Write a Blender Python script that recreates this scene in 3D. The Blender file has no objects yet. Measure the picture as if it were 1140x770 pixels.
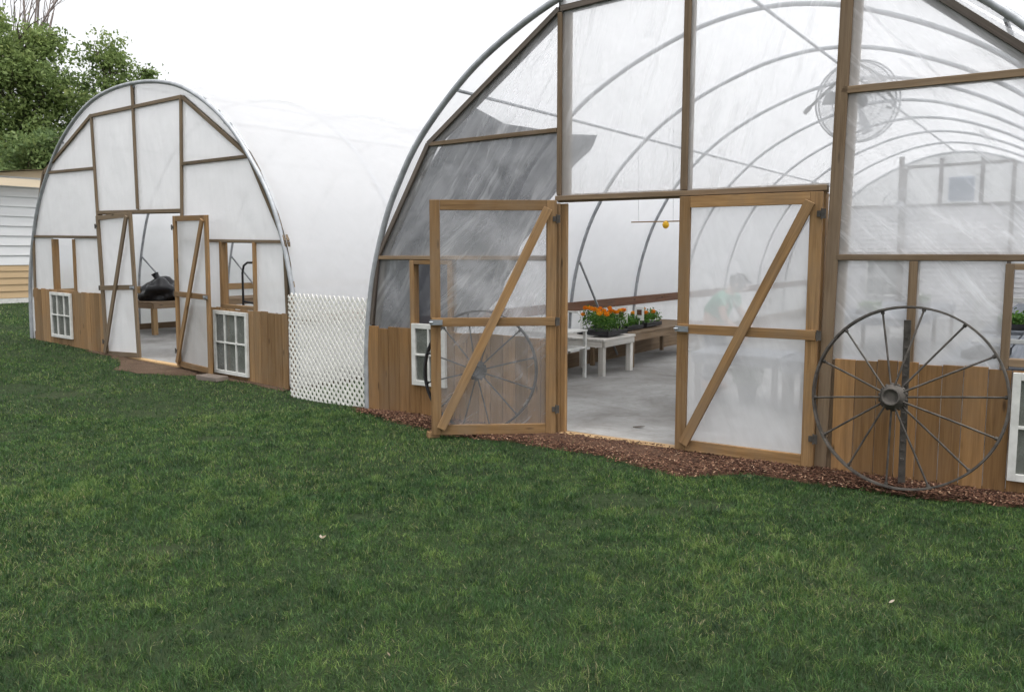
import bpy, bmesh, math, random
import numpy as np
from mathutils import Vector, Matrix, noise
random.seed(7); RNG = np.random.default_rng(11)
PI = math.pi; R = math.radians
S = bpy.context.scene
COL = S.collection

# ------------------------------------------------------------------ helpers
def link(o, parent=None):
    COL.objects.link(o)
    if parent is not None: o.parent = parent
    return o

def tag(o, label=None, cat=None, group=None, kind=None):
    if label: o['label'] = label
    if cat: o['category'] = cat
    if group: o['group'] = group
    if kind: o['kind'] = kind
    return o

def empty(name, loc, rot=(0, 0, 0)):
    o = bpy.data.objects.new(name, None); o.empty_display_size = .2
    o.location = loc; o.rotation_euler = rot
    return link(o)

class MB:
    """collects pieces and links them as ONE mesh object"""
    def __init__(s): s.v = []; s.f = []; s.uv = []; s.t = []; s.sm = []
    def add(s, vs, fs, uvs, tint=None, smooth=False):
        b = len(s.v); s.v += [tuple(v) for v in vs]
        t = random.random() if tint is None else tint
        for f, u in zip(fs, uvs):
            s.f.append(tuple(i + b for i in f)); s.uv.append(u); s.t.append(t); s.sm.append(smooth)
    def bar(s, p0, p1, w, t, n=(0, 1, 0), tint=None):
        p0 = Vector(p0); p1 = Vector(p1); a = p1 - p0; L = a.length; a.normalize()
        n = Vector(n); n = (n - a * n.dot(a)).normalized(); sd = a.cross(n)
        o = random.random() * 50; q = random.random() * 50
        vs = []
        for p in (p0, p1):
            for i, j in ((-1, -1), (1, -1), (1, 1), (-1, 1)):
                vs.append(p + sd * (w / 2 * i) + n * (t / 2 * j))
        fs = [(0, 3, 2, 1), (4, 5, 6, 7)]; uv = [[(o, q), (o, q + t), (o + .02, q + t), (o + .02, q)]] * 2
        c = [0, w, w + t, 2 * w + t, 2 * w + 2 * t]
        for k in range(4):
            m = (k + 1) % 4
            fs.append((k, m, m + 4, k + 4))
            uv.append([(o, q + c[k]), (o, q + c[k + 1]), (o + L, q + c[k + 1]), (o + L, q + c[k])])
        s.add(vs, fs, uv, tint)
    def box(s, lo, hi, tint=None):
        lo = Vector(lo); hi = Vector(hi); c = (lo + hi) / 2; d = hi - lo
        ax = max(range(3), key=lambda i: d[i]); e = Vector((0, 0, 0)); e[ax] = d[ax] / 2
        o = [i for i in range(3) if i != ax]
        n = Vector((0, 0, 0)); n[o[0]] = 1
        s.bar(c - e, c + e, d[o[1]], d[o[0]], n, tint)
    def tube(s, pts, r, seg=8, closed=False, tint=None, cap=True):
        P = [Vector(p) for p in pts]; N = len(P)
        rr = r if isinstance(r, (list, tuple)) else [r] * N
        T = []
        for i in range(N):
            if closed: t = P[(i + 1) % N] - P[i - 1]
            else: t = P[min(i + 1, N - 1)] - P[max(i - 1, 0)]
            T.append(t.normalized())
        ref = Vector((0, 0, 1)) if abs(T[0].z) < .9 else Vector((1, 0, 0))
        n = (ref - T[0] * ref.dot(T[0])).normalized(); vs = []; L = 0; ls = []
        for i in range(N):
            n = (n - T[i] * n.dot(T[i])).normalized(); b = T[i].cross(n)
            if i: L += (P[i] - P[i - 1]).length
            ls.append(L)
            for k in range(seg):
                a = 2 * PI * k / seg
                vs.append(P[i] + (n * math.cos(a) + b * math.sin(a)) * rr[i])
        fs = []; uv = []; o = random.random() * 30
        M = N if closed else N - 1
        for i in range(M):
            j = (i + 1) % N; lj = ls[j] if j else L + .1
            for k in range(seg):
                m = (k + 1) % seg; w = 2 * PI * rr[i] / seg
                fs.append((i * seg + k, i * seg + m, j * seg + m, j * seg + k))
                uv.append([(o + ls[i], k * w), (o + ls[i], k * w + w), (o + lj, k * w + w), (o + lj, k * w)])
        s.add(vs, fs, uv, tint, True)
        if cap and not closed:
            s.add(vs[:seg], [tuple(range(seg))[::-1]], [[(0, 0)] * seg], tint)
            s.add(vs[-seg:], [tuple(range(seg))], [[(0, 0)] * seg], tint)
    def lathe(s, prof, c, axis, seg=24, tint=None):
        """prof: list of (radius, distance along axis)"""
        c = Vector(c); a = Vector(axis).normalized()
        ref = Vector((0, 0, 1)) if abs(a.z) < .9 else Vector((1, 0, 0))
        n = (ref - a * ref.dot(a)).normalized(); b = a.cross(n); vs = []
        for r, h in prof:
            for k in range(seg):
                t = 2 * PI * k / seg
                vs.append(c + a * h + (n * math.cos(t) + b * math.sin(t)) * r)
        fs = []; uv = []
        for i in range(len(prof) - 1):
            for k in range(seg):
                m = (k + 1) % seg
                fs.append((i * seg + k, i * seg + m, (i + 1) * seg + m, (i + 1) * seg + k))
                uv.append([(i * .1, k * .02), (i * .1, k * .02 + .02), (i * .1 + .1, k * .02 + .02), (i * .1 + .1, k * .02)])
        s.add(vs, fs, uv, tint, True)
    def loft(s, A, B, nu, nv, off=None, smooth=True, tint=None):
        """sheet between curves A(t) and B(t), t in 0..1"""
        vs = []
        for j in range(nv + 1):
            for i in range(nu + 1):
                p = Vector(A(i / nu)).lerp(Vector(B(i / nu)), j / nv)
                if off: p = off(p, i / nu, j / nv)
                vs.append(p)
        fs = []; uv = []
        for j in range(nv):
            for i in range(nu):
                a = j * (nu + 1) + i
                fs.append((a, a + 1, a + nu + 2, a + nu + 1))
                uv.append([(i / nu, j / nv), ((i + 1) / nu, j / nv), ((i + 1) / nu, (j + 1) / nv), (i / nu, (j + 1) / nv)])
        s.add(vs, fs, uv, tint, smooth)
    def blob(s, c, r, seg=10, rings=7, jitter=0., tint=None):
        c = Vector(c); r = Vector(r) if not isinstance(r, (int, float)) else Vector((r, r, r)); vs = []
        sd = random.random() * 99
        for i in range(rings + 1):
            th = PI * i / rings
            for k in range(seg):
                a = 2 * PI * k / seg
                d = Vector((math.sin(th) * math.cos(a), math.sin(th) * math.sin(a), math.cos(th)))
                q = 1 + jitter * noise.noise(d * 1.7 + Vector((sd, 0, 0)))
                vs.append(c + Vector((d.x * r.x, d.y * r.y, d.z * r.z)) * q)
        fs = []; uv = []
        for i in range(rings):
            for k in range(seg):
                m = (k + 1) % seg
                fs.append((i * seg + k, (i + 1) * seg + k, (i + 1) * seg + m, i * seg + m))
                uv.append([(0, 0), (.1, 0), (.1, .1), (0, .1)])
        s.add(vs, fs, uv, tint, True)
    def build(s, name, mat, parent=None, bevel=0.):
        me = bpy.data.meshes.new(name); me.from_pydata(s.v, [], s.f)
        ul = me.uv_layers.new(name='UVMap')
        ul.data.foreach_set('uv', [c for f in s.uv for p in f for c in p])
        at = me.attributes.new('tint', 'FLOAT', 'FACE'); at.data.foreach_set('value', s.t)
        me.polygons.foreach_set('use_smooth', s.sm)
        me.materials.append(mat); me.update()
        o = bpy.data.objects.new(name, me); link(o, parent)
        if bevel:
            m = o.modifiers.new('bevel', 'BEVEL'); m.width = bevel; m.segments = 2; m.limit_method = 'ANGLE'; m.angle_limit = R(40)
        return o

# ------------------------------------------------------------------ materials
class NT:
    def __init__(s, name):
        s.m = bpy.data.materials.new(name); s.m.use_nodes = True; s.t = s.m.node_tree; s.t.nodes.clear()
        s.out = s.n('ShaderNodeOutputMaterial')
    def n(s, typ, **kw):
        nd = s.t.nodes.new(typ)
        for k, v in kw.items():
            if k.startswith('i_'):
                nd.inputs[k[2:].replace('_', ' ')].default_value = v
            else: setattr(nd, k, v)
        return nd
    def l(s, a, b): s.t.links.new(a, b)
    def map(s, src, scale, loc=(0, 0, 0), rot=(0, 0, 0)):
        m = s.n('ShaderNodeMapping'); m.inputs['Scale'].default_value = scale; m.inputs['Location'].default_value = loc; m.inputs['Rotation'].default_value = rot
        s.l(src, m.inputs['Vector']); return m.outputs['Vector']
    def noise(s, vec, scale, detail=4, rough=.55, dist=0):
        n = s.n('ShaderNodeTexNoise'); n.inputs['Scale'].default_value = scale; n.inputs['Detail'].default_value = detail
        n.inputs['Roughness'].default_value = rough; n.inputs['Distortion'].default_value = dist
        if vec is not None: s.l(vec, n.inputs['Vector'])
        return n.outputs['Fac']
    def ramp(s, fac, stops):
        r = s.n('ShaderNodeValToRGB'); e = r.color_ramp.elements
        while len(e) < len(stops): e.new(.5)
        for el, (p, c) in zip(e, stops):
            el.position = p; el.color = (c[0], c[1], c[2], 1) if not isinstance(c, (int, float)) else (c, c, c, 1)
        s.l(fac, r.inputs['Fac']); return r.outputs['Color']
    def mix(s, fac, a, b, blend='MIX'):
        m = s.n('ShaderNodeMix'); m.data_type = 'RGBA'; m.blend_type = blend
        for inp, v in ((m.inputs[0], fac), (m.inputs[6], a), (m.inputs[7], b)):
            if isinstance(v, (int, float)): inp.default_value = v
            elif isinstance(v, tuple): inp.default_value = (*v[:3], 1)
            else: s.l(v, inp)
        return m.outputs[2]
    def math(s, op, a, b=0.):
        m = s.n('ShaderNodeMath'); m.operation = op
        for inp, v in ((m.inputs[0], a), (m.inputs[1], b)):
            if isinstance(v, (int, float)): inp.default_value = v
            else: s.l(v, inp)
        return m.outputs[0]
    def bump(s, h, strength=.3, dist=.01):
        b = s.n('ShaderNodeBump'); b.inputs['Strength'].default_value = strength; b.inputs['Distance'].default_value = dist
        s.l(h, b.inputs['Height']); return b.outputs['Normal']
    def bsdf(s, col, rough=.7, normal=None, metal=0., spec=.5):
        b = s.n('ShaderNodeBsdfPrincipled')
        for k, v in (('Base Color', col), ('Roughness', rough), ('Metallic', metal), ('Specular IOR Level', spec)):
            if isinstance(v, (int, float)): b.inputs[k].default_value = v
            elif isinstance(v, tuple): b.inputs[k].default_value = (*v[:3], 1)
            else: s.l(v, b.inputs[k])
        if normal is not None: s.l(normal, b.inputs['Normal'])
        return b
    def done(s, sh): s.l(sh, s.out.inputs['Surface']); return s.m

def wood(name, dark, mid, light, weather=None, wamt=.4, rough=.75):
    t = NT(name); uv = t.n('ShaderNodeUVMap').outputs['UV']
    g = t.noise(t.map(uv, (1.6, 38, 1)), 1.0, 6, .6, .6)
    g2 = t.noise(t.map(uv, (5, 160, 1)), 1.0, 4, .6)
    c = t.ramp(g, [(.28, dark), (.5, mid), (.72, light)])
    c = t.mix(.25, c, t.ramp(g2, [(.3, tuple(x * .55 for x in mid)), (.7, light)]))
    at = t.n('ShaderNodeAttribute'); at.attribute_name = 'tint'
    f = t.math('MULTIPLY_ADD', at.outputs['Fac'], .6); f.node.inputs[2].default_value = .68
    c = t.mix(1., c, f, 'MULTIPLY')
    # knots
    vo = t.n('ShaderNodeTexVoronoi'); vo.feature = 'F1'; vo.inputs['Scale'].default_value = 1; t.l(t.map(uv, (2.3, 9, 1)), vo.inputs['Vector'])
    k = t.ramp(vo.outputs['Distance'], [(.05, 1.), (.13, 0.)])
    c = t.mix(t.math('MULTIPLY', k, .85), c, tuple(x * .3 for x in dark))
    if weather:
        ob = t.n('ShaderNodeTexCoord').outputs['Object']
        w = t.ramp(t.noise(t.map(ob, (1.5, 1.5, .8)), 2.0, 5, .65), [(.42, 0.), (.66, 1.)])
        c = t.mix(t.math('MULTIPLY', w, wamt), c, weather)
    nb = t.bump(g2, .25, .004)
    return t.done(t.bsdf(c, rough, nb, spec=.25).outputs[0])

def film(name, clear, col=(.86, .87, .88), vary=.18, streak=(3, 14, 1), srot=(0, .5, 0), gloss=.5, rough=.22, spec_f=.05, haze_dif=.45, crease_sheen=0., cdir=(0, .9, 0)):
    """polythene: part see-through, part milky scatter, thin wrinkled gloss"""
    t = NT(name); ob = t.n('ShaderNodeTexCoord').outputs['Object']
    s1 = t.noise(t.map(ob, (.9, .9, .9)), 1.6, 4, .6, .4)
    s2 = t.noise(t.map(t.map(ob, (1, 1, 1), rot=srot), streak), 1.0, 5, .6, .8)
    sub = t.math('ADD', t.math('MULTIPLY', s1, .5), t.math('MULTIPLY', s2, .5))
    a = t.math('SUBTRACT', sub, .5); a = t.math('MULTIPLY', a, vary * 4)
    fac = t.math('ADD', a, 1 - clear)
    if crease_sheen:  # bright gloss streaks of the wrinkles, painted in as milkier diagonal strokes
        wv = t.noise(ob, 1.3, 2, .5); ma = t.map(t.map(ob, (1, 1, 1), rot=cdir), (15, 15, .75))
        vm = t.n('ShaderNodeVectorMath'); vm.operation = 'ADD'; t.l(ma, vm.inputs[0]); t.l(t.math('MULTIPLY', wv, 3.), vm.inputs[1])
        cs = t.noise(vm.outputs[0], 1., 4, .6, .3); area = t.ramp(t.noise(t.map(ob, (1, 1, 1), (3, 1, 7)), 1.5, 2, .5), [(.38, .15), (.62, 1.)])
        fac = t.math('ADD', fac, t.math('MULTIPLY', t.math('MULTIPLY', t.ramp(cs, [(.52, 0.), (.68, 1.)]), crease_sheen), area))
    cl = t.n('ShaderNodeClamp'); t.l(fac, cl.inputs[0]); cl.inputs[1].default_value = .04; cl.inputs[2].default_value = .97
    h = t.noise(t.map(ob, (7, 7, 7)), 1.0, 3, .5, 1.0)
    hh = t.math('ADD', t.math('MULTIPLY', s2, 1.6), t.math('MULTIPLY', h, .6))
    nb = t.bump(hh, .32, .02)
    tr = t.n('ShaderNodeBsdfTransparent'); tr.inputs[0].default_value = (.97, .97, .975, 1)
    tl = t.n('ShaderNodeBsdfTranslucent'); tl.inputs[0].default_value = (*col, 1)
    df = t.n('ShaderNodeBsdfDiffuse'); df.inputs[0].default_value = (*col, 1)
    t.l(nb, df.inputs['Normal'])
    m1 = t.n('ShaderNodeMixShader'); m1.inputs[0].default_value = haze_dif; t.l(tl.outputs[0], m1.inputs[1]); t.l(df.outputs[0], m1.inputs[2])
    m2 = t.n('ShaderNodeMixShader'); t.l(cl.outputs[0], m2.inputs[0]); t.l(tr.outputs[0], m2.inputs[1]); t.l(m1.outputs[0], m2.inputs[2])
    gl = t.n('ShaderNodeBsdfGlossy'); gl.inputs['Roughness'].default_value = rough; t.l(nb, gl.inputs['Normal'])
    fr = t.n('ShaderNodeLayerWeight'); fr.inputs['Blend'].default_value = .25; t.l(nb, fr.inputs['Normal'])
    gf = t.math('ADD', t.math('MULTIPLY', fr.outputs['Fresnel'], gloss * .5), spec_f)
    m3 = t.n('ShaderNodeMixShader'); t.l(gf, m3.inputs[0]); t.l(m2.outputs[0], m3.inputs[1]); t.l(gl.outputs[0], m3.inputs[2])
    return t.done(m3.outputs[0])

def plain(name, col, rough=.6, metal=0., var=.25, scale=6., bump=.0, spec=.4):
    t = NT(name); ob = t.n('ShaderNodeTexCoord').outputs['Object']
    n = t.noise(ob, scale, 5, .6)
    c = t.ramp(n, [(.3, tuple(x * (1 - var) for x in col)), (.7, tuple(min(1, x * (1 + var)) for x in col))])
    nb = t.bump(t.noise(ob, scale * 8, 4, .6), bump, .006) if bump else None
    return t.done(t.bsdf(c, rough, nb, metal, spec).outputs[0])

def tintmat(name, stops, rough=.7, trans=0., spec=.2, patch=None):
    """colour from the per-piece 'tint' value (leaf to leaf, blade to blade variety)"""
    t = NT(name); at = t.n('ShaderNodeAttribute'); at.attribute_name = 'tint'
    c = t.ramp(at.outputs['Fac'], stops)
    if patch:
        ob = t.n('ShaderNodeTexCoord').outputs['Object']
        c = t.mix(t.ramp(t.noise(ob, patch[0], 4, .6), [(.42, 0.), (.64, patch[2])]), c, patch[1])
        c = t.mix(t.ramp(t.noise(ob, patch[0] * 3.1, 3, .6), [(.45, 0.), (.66, .45)]), c, (.045, .12, .032))
    b = t.bsdf(c, rough, spec=spec)
    if trans:
        tl = t.n('ShaderNodeBsdfTranslucent'); t.l(c, tl.inputs[0]); mx = t.n('ShaderNodeMixShader'); mx.inputs[0].default_value = trans
        t.l(b.outputs[0], mx.inputs[1]); t.l(tl.outputs[0], mx.inputs[2]); return t.done(mx.outputs[0])
    return t.done(b.outputs[0])

M = {}
M['cedar'] = wood('cedar', (.115, .059, .023), (.24, .138, .058), (.35, .215, .10), (.19, .138, .09), .55)
M['board'] = wood('board', (.14, .073, .027), (.245, .133, .052), (.32, .185, .08), (.17, .115, .072), .5)
M['board_old'] = wood('board_old', (.14, .076, .032), (.245, .142, .064), (.33, .21, .105), (.19, .14, .09), .45)
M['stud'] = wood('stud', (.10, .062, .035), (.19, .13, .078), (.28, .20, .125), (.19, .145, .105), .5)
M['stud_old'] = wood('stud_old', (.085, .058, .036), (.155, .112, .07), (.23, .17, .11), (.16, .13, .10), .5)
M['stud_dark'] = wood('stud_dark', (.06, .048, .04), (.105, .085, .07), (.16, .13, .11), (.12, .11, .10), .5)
M['fresh'] = wood('fresh', (.24, .145, .062), (.38, .245, .12), (.47, .33, .18))
M['redwood'] = wood('redwood', (.06, .028, .017), (.13, .062, .036), (.2, .11, .07), (.13, .1, .08), .4)
M['white_wood'] = wood('white_wood', (.42, .39, .35), (.66, .64, .60), (.78, .77, .74), (.45, .40, .34), .5)
M['galv'] = plain('galvanised_steel', (.30, .32, .345), .42, .75, .22, 14)
M['pipe'] = plain('grey_pipe', (.34, .355, .375), .5, .3, .22, 10)
M['rust'] = plain('old_iron', (.072, .064, .056), .7, .25, .5, 16, .3)
M['black_iron'] = plain('black_iron', (.022, .022, .024), .55, .5, .4, 12, .2)
M['white_vinyl'] = plain('white_vinyl', (.70, .69, .65), .5, 0, .07, 5)
M['white_paint'] = plain('white_paint', (.58, .58, .555), .6, 0, .18, 9, .15)
M['black_plastic'] = plain('black_plastic', (.018, .018, .02), .42, 0, .3, 8)
M['film_roof'] = film('roof_polythene', .075, (.85, .86, .88), .10, (1.2, .35, 1.2), (0, 0, .5), .3, .3, .03, .35)
M['film_side'] = film('side_polythene', .10, (.90, .90, .91), .08, (.6, 6, 6), (0, 0, 0), .25, .35, .02)
M['film_milky'] = film('milky_polythene', .09, (.82, .82, .825), .09, (5, 5, .9), (0, .1, 0), .35, .28, .03, .5, .0)
M['film_clear'] = film('clear_polythene', .70, (.86, .865, .89), .13, (7, 7, 1.1), (0, -.6, 0), .55, .16, .045, .45, .42, (0, -.6, 0))
M['film_door'] = film('door_polythene', .78, (.86, .865, .89), .10, (6, 6, 1.), (0, -.8, 0), .55, .14, .045, .45, .34, (0, -.85, 0))
M['film_upper'] = film('upper_polythene', .56, (.875, .88, .895), .13, (6, 6, 1.), (0, -.2, 0), .5, .18, .04, .45, .26, (0, -.25, 0))
M['film_haze'] = film('hazy_polythene', .36, (.86, .865, .88), .12, (6, 6, 1.2), (0, .35, 0), .45, .24, .035)
M['film_rear'] = film('rear_polythene', .30, (.85, .86, .88), .08, (4, 4, .9), (0, .3, 0), .3, .3, .02)
M['glass'] = None
def glassmat():
    t = NT('dusty_glass'); ob = t.n('ShaderNodeTexCoord').outputs['Object']
    n = t.noise(ob, 5, 4, .6)
    tr = t.n('ShaderNodeBsdfTransparent'); tr.inputs[0].default_value = (.55, .57, .56, 1)
    df = t.n('ShaderNodeBsdfDiffuse'); df.inputs[0].default_value = (.32, .33, .31, 1)
    m = t.n('ShaderNodeMixShader'); t.l(t.ramp(n, [(.3, .25), (.7, .5)]), m.inputs[0]); t.l(tr.outputs[0], m.inputs[1]); t.l(df.outputs[0], m.inputs[2])
    gl = t.n('ShaderNodeBsdfGlossy'); gl.inputs['Roughness'].default_value = .06
    m2 = t.n('ShaderNodeMixShader'); m2.inputs[0].default_value = .1; t.l(m.outputs[0], m2.inputs[1]); t.l(gl.outputs[0], m2.inputs[2])
    return t.done(m2.outputs[0])
M['glass'] = glassmat()
def clothmat():
    t = NT('shade_cloth'); ob = t.n('ShaderNodeTexCoord').outputs['Object']
    n = t.noise(t.map(t.map(ob, (1, 1, 1), rot=(0, -.6, 0)), (9, 9, 1.0)), 1., 5, .6, .5)
    tr = t.n('ShaderNodeBsdfTransparent')
    tl = t.n('ShaderNodeBsdfTranslucent'); tl.inputs[0].default_value = (.10, .105, .12, 1)
    df = t.n('ShaderNodeBsdfDiffuse'); df.inputs[0].default_value = (.07, .073, .085, 1)
    a = t.n('ShaderNodeMixShader'); a.inputs[0].default_value = .5; t.l(tl.outputs[0], a.inputs[1]); t.l(df.outputs[0], a.inputs[2])
    m = t.n('ShaderNodeMixShader'); t.l(t.ramp(n, [(.32, .985), (.70, .84)]), m.inputs[0]); t.l(tr.outputs[0], m.inputs[1]); t.l(a.outputs[0], m.inputs[2])
    return t.done(m.outputs[0])
M['cloth'] = clothmat()
M['film_mid'] = film('lightly_hazed_polythene', .44, (.86, .865, .885), .13, (5, 5, 1.4), (0, .7, 0), .5, .18, .04, .45, .42, (0, .8, 0))
M['foliage'] = tintmat('tree_leaves', [(0, (.09, .135, .05)), (.45, (.17, .235, .08)), (.8, (.24, .31, .11)), (1, (.31, .35, .13))], .6, .5)
M['foliage_dark'] = tintmat('dark_leaves', [(0, (.06, .10, .038)), (.6, (.125, .185, .07)), (1, (.19, .25, .10))], .6, .45)
M['plant'] = tintmat('marigold_leaves', [(0, (.04, .11, .02)), (.6, (.09, .21, .04)), (1, (.2, .33, .07))], .6, .3)
M['petal'] = tintmat('marigold_petals', [(0, (.80, .22, .010)), (.5, (.88, .36, .015)), (1, (.92, .55, .04))], .6, .25)
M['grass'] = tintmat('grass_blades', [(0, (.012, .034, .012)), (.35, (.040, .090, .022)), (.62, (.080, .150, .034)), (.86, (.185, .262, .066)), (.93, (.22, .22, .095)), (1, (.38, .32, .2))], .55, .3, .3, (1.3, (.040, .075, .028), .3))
M['mulch'] = tintmat('bark_chips', [(0, (.035, .017, .012)), (.45, (.098, .046, .029)), (.78, (.17, .09, .056)), (.93, (.26, .15, .095)), (1, (.36, .25, .17))], .85)
M['bark'] = plain('tree_bark', (.075, .06, .047), .9, 0, .4, 9, .6)
M['twig'] = plain('bare_twigs', (.20, .165, .15), .9, 0, .3, 6)
def groundmat(name, c1, c2, c3, sc):
    t = NT(name); ob = t.n('ShaderNodeTexCoord').outputs['Object']
    n = t.noise(ob, sc, 6, .65); n2 = t.noise(ob, sc * 22, 4, .7)
    c = t.ramp(n, [(.3, c1), (.52, c2), (.72, c3)])
    c = t.mix(.5, c, t.ramp(n2, [(.3, tuple(x * .45 for x in c2)), (.7, c3)]))
    return t.done(t.bsdf(c, .95, t.bump(n2, .6, .03), spec=.1).outputs[0])
M['lawn'] = groundmat('lawn_soil', (.014, .026, .010), (.022, .038, .015), (.036, .044, .022), .8)
M['soil'] = groundmat('mulch_soil', (.04, .022, .015), (.075, .04, .026), (.12, .07, .045), 4)
M['dirt'] = groundmat('bare_dirt', (.05, .034, .024), (.085, .055, .038), (.125, .088, .06), 3)
def floormat():
    t = NT('ground_cloth_floor'); ob = t.n('ShaderNodeTexCoord').outputs['Object']
    n = t.noise(ob, .9, 6, .65, .5); n2 = t.noise(ob, 14, 5, .65)
    c = t.ramp(n, [(.3, (.14, .13, .12)), (.5, (.255, .25, .24)), (.7, (.37, .37, .36))])
    c = t.mix(t.ramp(n2, [(.52, 0.), (.75, .55)]), c, (.15, .125, .10))
    return t.done(t.bsdf(c, .75, t.bump(n, .3, .05), spec=.3).outputs[0])
M['floor'] = floormat()
def siding(name, c1):
    t = NT(name); ob = t.n('ShaderNodeTexCoord').outputs['Object']
    n = t.noise(t.map(ob, (.6, .6, 5)), 1.2, 5, .6)
    return t.done(t.bsdf(t.ramp(n, [(.3, tuple(x * .88 for x in c1)), (.7, c1)]), .5, spec=.3).outputs[0])
M['siding_white'] = siding('white_siding', (.70, .705, .715))
M['siding_tan'] = siding('tan_siding', (.50, .36, .21))
M['siding_grey'] = siding('grey_siding', (.66, .66, .67))
M['fascia'] = siding('cream_fascia', (.72, .60, .44))
M['skin'] = plain('skin', (.52, .33, .24), .55, 0, .06, 8)
M['shirt'] = plain('green_shirt', (.05, .32, .19), .85, 0, .12, 9)
M['jeans'] = plain('dark_jeans', (.05, .065, .10), .85, 0, .2, 12)
M['cap'] = plain('dark_cap', (.05, .05, .055), .8, 0, .2, 9)
M['blue_top'] = wood('blue_grey_top', (.10, .11, .13), (.16, .175, .20), (.23, .245, .275))
M['yellow'] = plain('yellow_plastic', (.75, .42, .02), .45, 0, .12, 5)
M['tag'] = plain('white_tag', (.78, .78, .76), .6, 0, .05, 5)
M['leafbit'] = tintmat('fallen_bits', [(0, (.20, .16, .11)), (1, (.36, .31, .25))], .8, .2)
M['fan'] = plain('fan_metal', (.42, .43, .45), .5, .2, .25, 8)
def guardmat():
    t = NT('fine_wire_mesh'); tr = t.n('ShaderNodeBsdfTransparent'); d = t.bsdf((.36, .37, .39), .6, metal=.2)
    m = t.n('ShaderNodeMixShader'); m.inputs[0].default_value = .22; t.l(tr.outputs[0], m.inputs[1]); t.l(d.outputs[0], m.inputs[2]); return t.done(m.outputs[0])
M['guard'] = guardmat()
M['screen'] = plain('vent_louvre', (.30, .36, .45), .5, .2, .25, 9)
M['bag'] = plain('black_bag', (.012, .012, .014), .28, 0, .3, 5)

# ------------------------------------------------------------------ frame of the place
AR, AL = .9841, .92                       # bearings of the two end walls
OR = Vector((1.357, 7.033, 0)); OL = Vector((-5.600, 13.057, 0))
dR = Vector((math.sin(AR), -math.cos(AR), 0)); nR = Vector((math.cos(AR), math.sin(AR), 0))
dL = Vector((math.sin(AL), -math.cos(AL), 0)); nL = Vector((math.cos(AL), math.sin(AL), 0))
def wR(u, v, z=0): return OR + dR * u + nR * v + Vector((0, 0, z))
def wL(u, v, z=0): return OL + dL * u + nL * v + Vector((0, 0, z))
def terr(x, y):
    s = -((x - OL.x) * dL.x + (y - OL.y) * dL.y)
    z = float(np.interp(s, [-6.2, -3.6, 0, 3.6, 7, 30], [0, -.11, 0, .13, .22, .5]))
    return z + .018 * noise.noise(Vector((x * .7, y * .7, 0)))
def terr_np(x, y):
    s = -((x - OL.x) * dL.x + (y - OL.y) * dL.y)
    return np.interp(s, [-6.2, -3.6, 0, 3.6, 7, 30], [0, -.11, 0, .13, .22, .5])

PROF = [(0, 4.03), (.6, 3.96), (1.13, 3.79), (1.62, 3.57), (2.13, 3.25), (2.67, 2.74), (2.98, 2.28), (3.17, 1.88), (3.33, 1.35), (3.41, .8), (3.43, .3), (3.43, -.12)]
PROF_FAR = [(0, 4.10), (.65, 4.06), (1.23, 3.94), (1.8, 3.69), (2.35, 3.32), (2.83, 2.82), (3.16, 2.37), (3.39, 1.85), (3.56, 1.25), (3.62, .8), (3.64, .3), (3.64, -.22)]
def _arch(PR):
    P = [(-u, z) for u, z in PR[:0:-1]] + PR; out = []
    for i in range(len(P) - 1):
        p0 = P[max(i - 1, 0)]; p1 = P[i]; p2 = P[i + 1]; p3 = P[min(i + 2, len(P) - 1)]
        for k in range(5):
            t = k / 5
            out.append(tuple(.5 * (2 * p1[c] + (p2[c] - p0[c]) * t + (2 * p0[c] - 5 * p1[c] + 4 * p2[c] - p3[c]) * t * t + (3 * p1[c] - p0[c] - 3 * p2[c] + p3[c]) * t ** 3) for c in (0, 1)))
    return out + [P[-1]]
ARCHES = {0: _arch(PROF), 1: _arch(PROF_FAR)}
APEX = {0: 4.03, 1: 4.10}; HALF = {0: 3.43, 1: 3.64}
def arch_h(u, k=0):      # height of the arch over u
    u = max(-HALF[k] + .01, min(HALF[k] - .01, u))
    for a, b in zip(ARCHES[k][:-1], ARCHES[k][1:]):
        if a[0] <= u <= b[0] and b[0] > a[0]:
            return (a[1] + (b[1] - a[1]) * (u - a[0]) / (b[0] - a[0]))
    return .5
def arch_u(h, k=0):      # positive half width at height h
    H = [p for p in ARCHES[k] if p[0] >= 0]
    for a, b in zip(H[:-1], H[1:]):
        if a[1] >= h >= b[1]: return a[0] + (b[0] - a[0]) * (a[1] - h) / (a[1] - b[1] + 1e-9)
    return HALF[k]

def wr(amp, seed, sc=(2.2, 2.2, .8), sh=.7):
    """wrinkles pushed into a film sheet along its depth, still at its edges"""
    def off(p, s, t):
        q = Vector((p.x * sc[0] + p.z * sh, seed, p.z * sc[2] - p.x * .3))
        e = min(1, 5 * min(s, 1 - s)) ** 2 * min(1, 5 * min(t, 1 - t)) ** 2
        p.y += e * amp * (noise.noise(q) + .6 * noise.noise(q * 2.7 + Vector((9, 9, 9))) + .3 * noise.noise(q * 6))
        return p
    return off

def quad_panel(name, mat, root, bl, br, tr, tl, v, amp=.02, nu=24, nv=28):
    mb = MB(); L = lambda a, b: (lambda t: (a[0] + (b[0] - a[0]) * t, v, a[1] + (b[1] - a[1]) * t))
    mb.loft(L(bl, br), L(tl, tr), nu, nv, wr(amp, random.random() * 50))
    return mb.build(name, mat, root)

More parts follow.
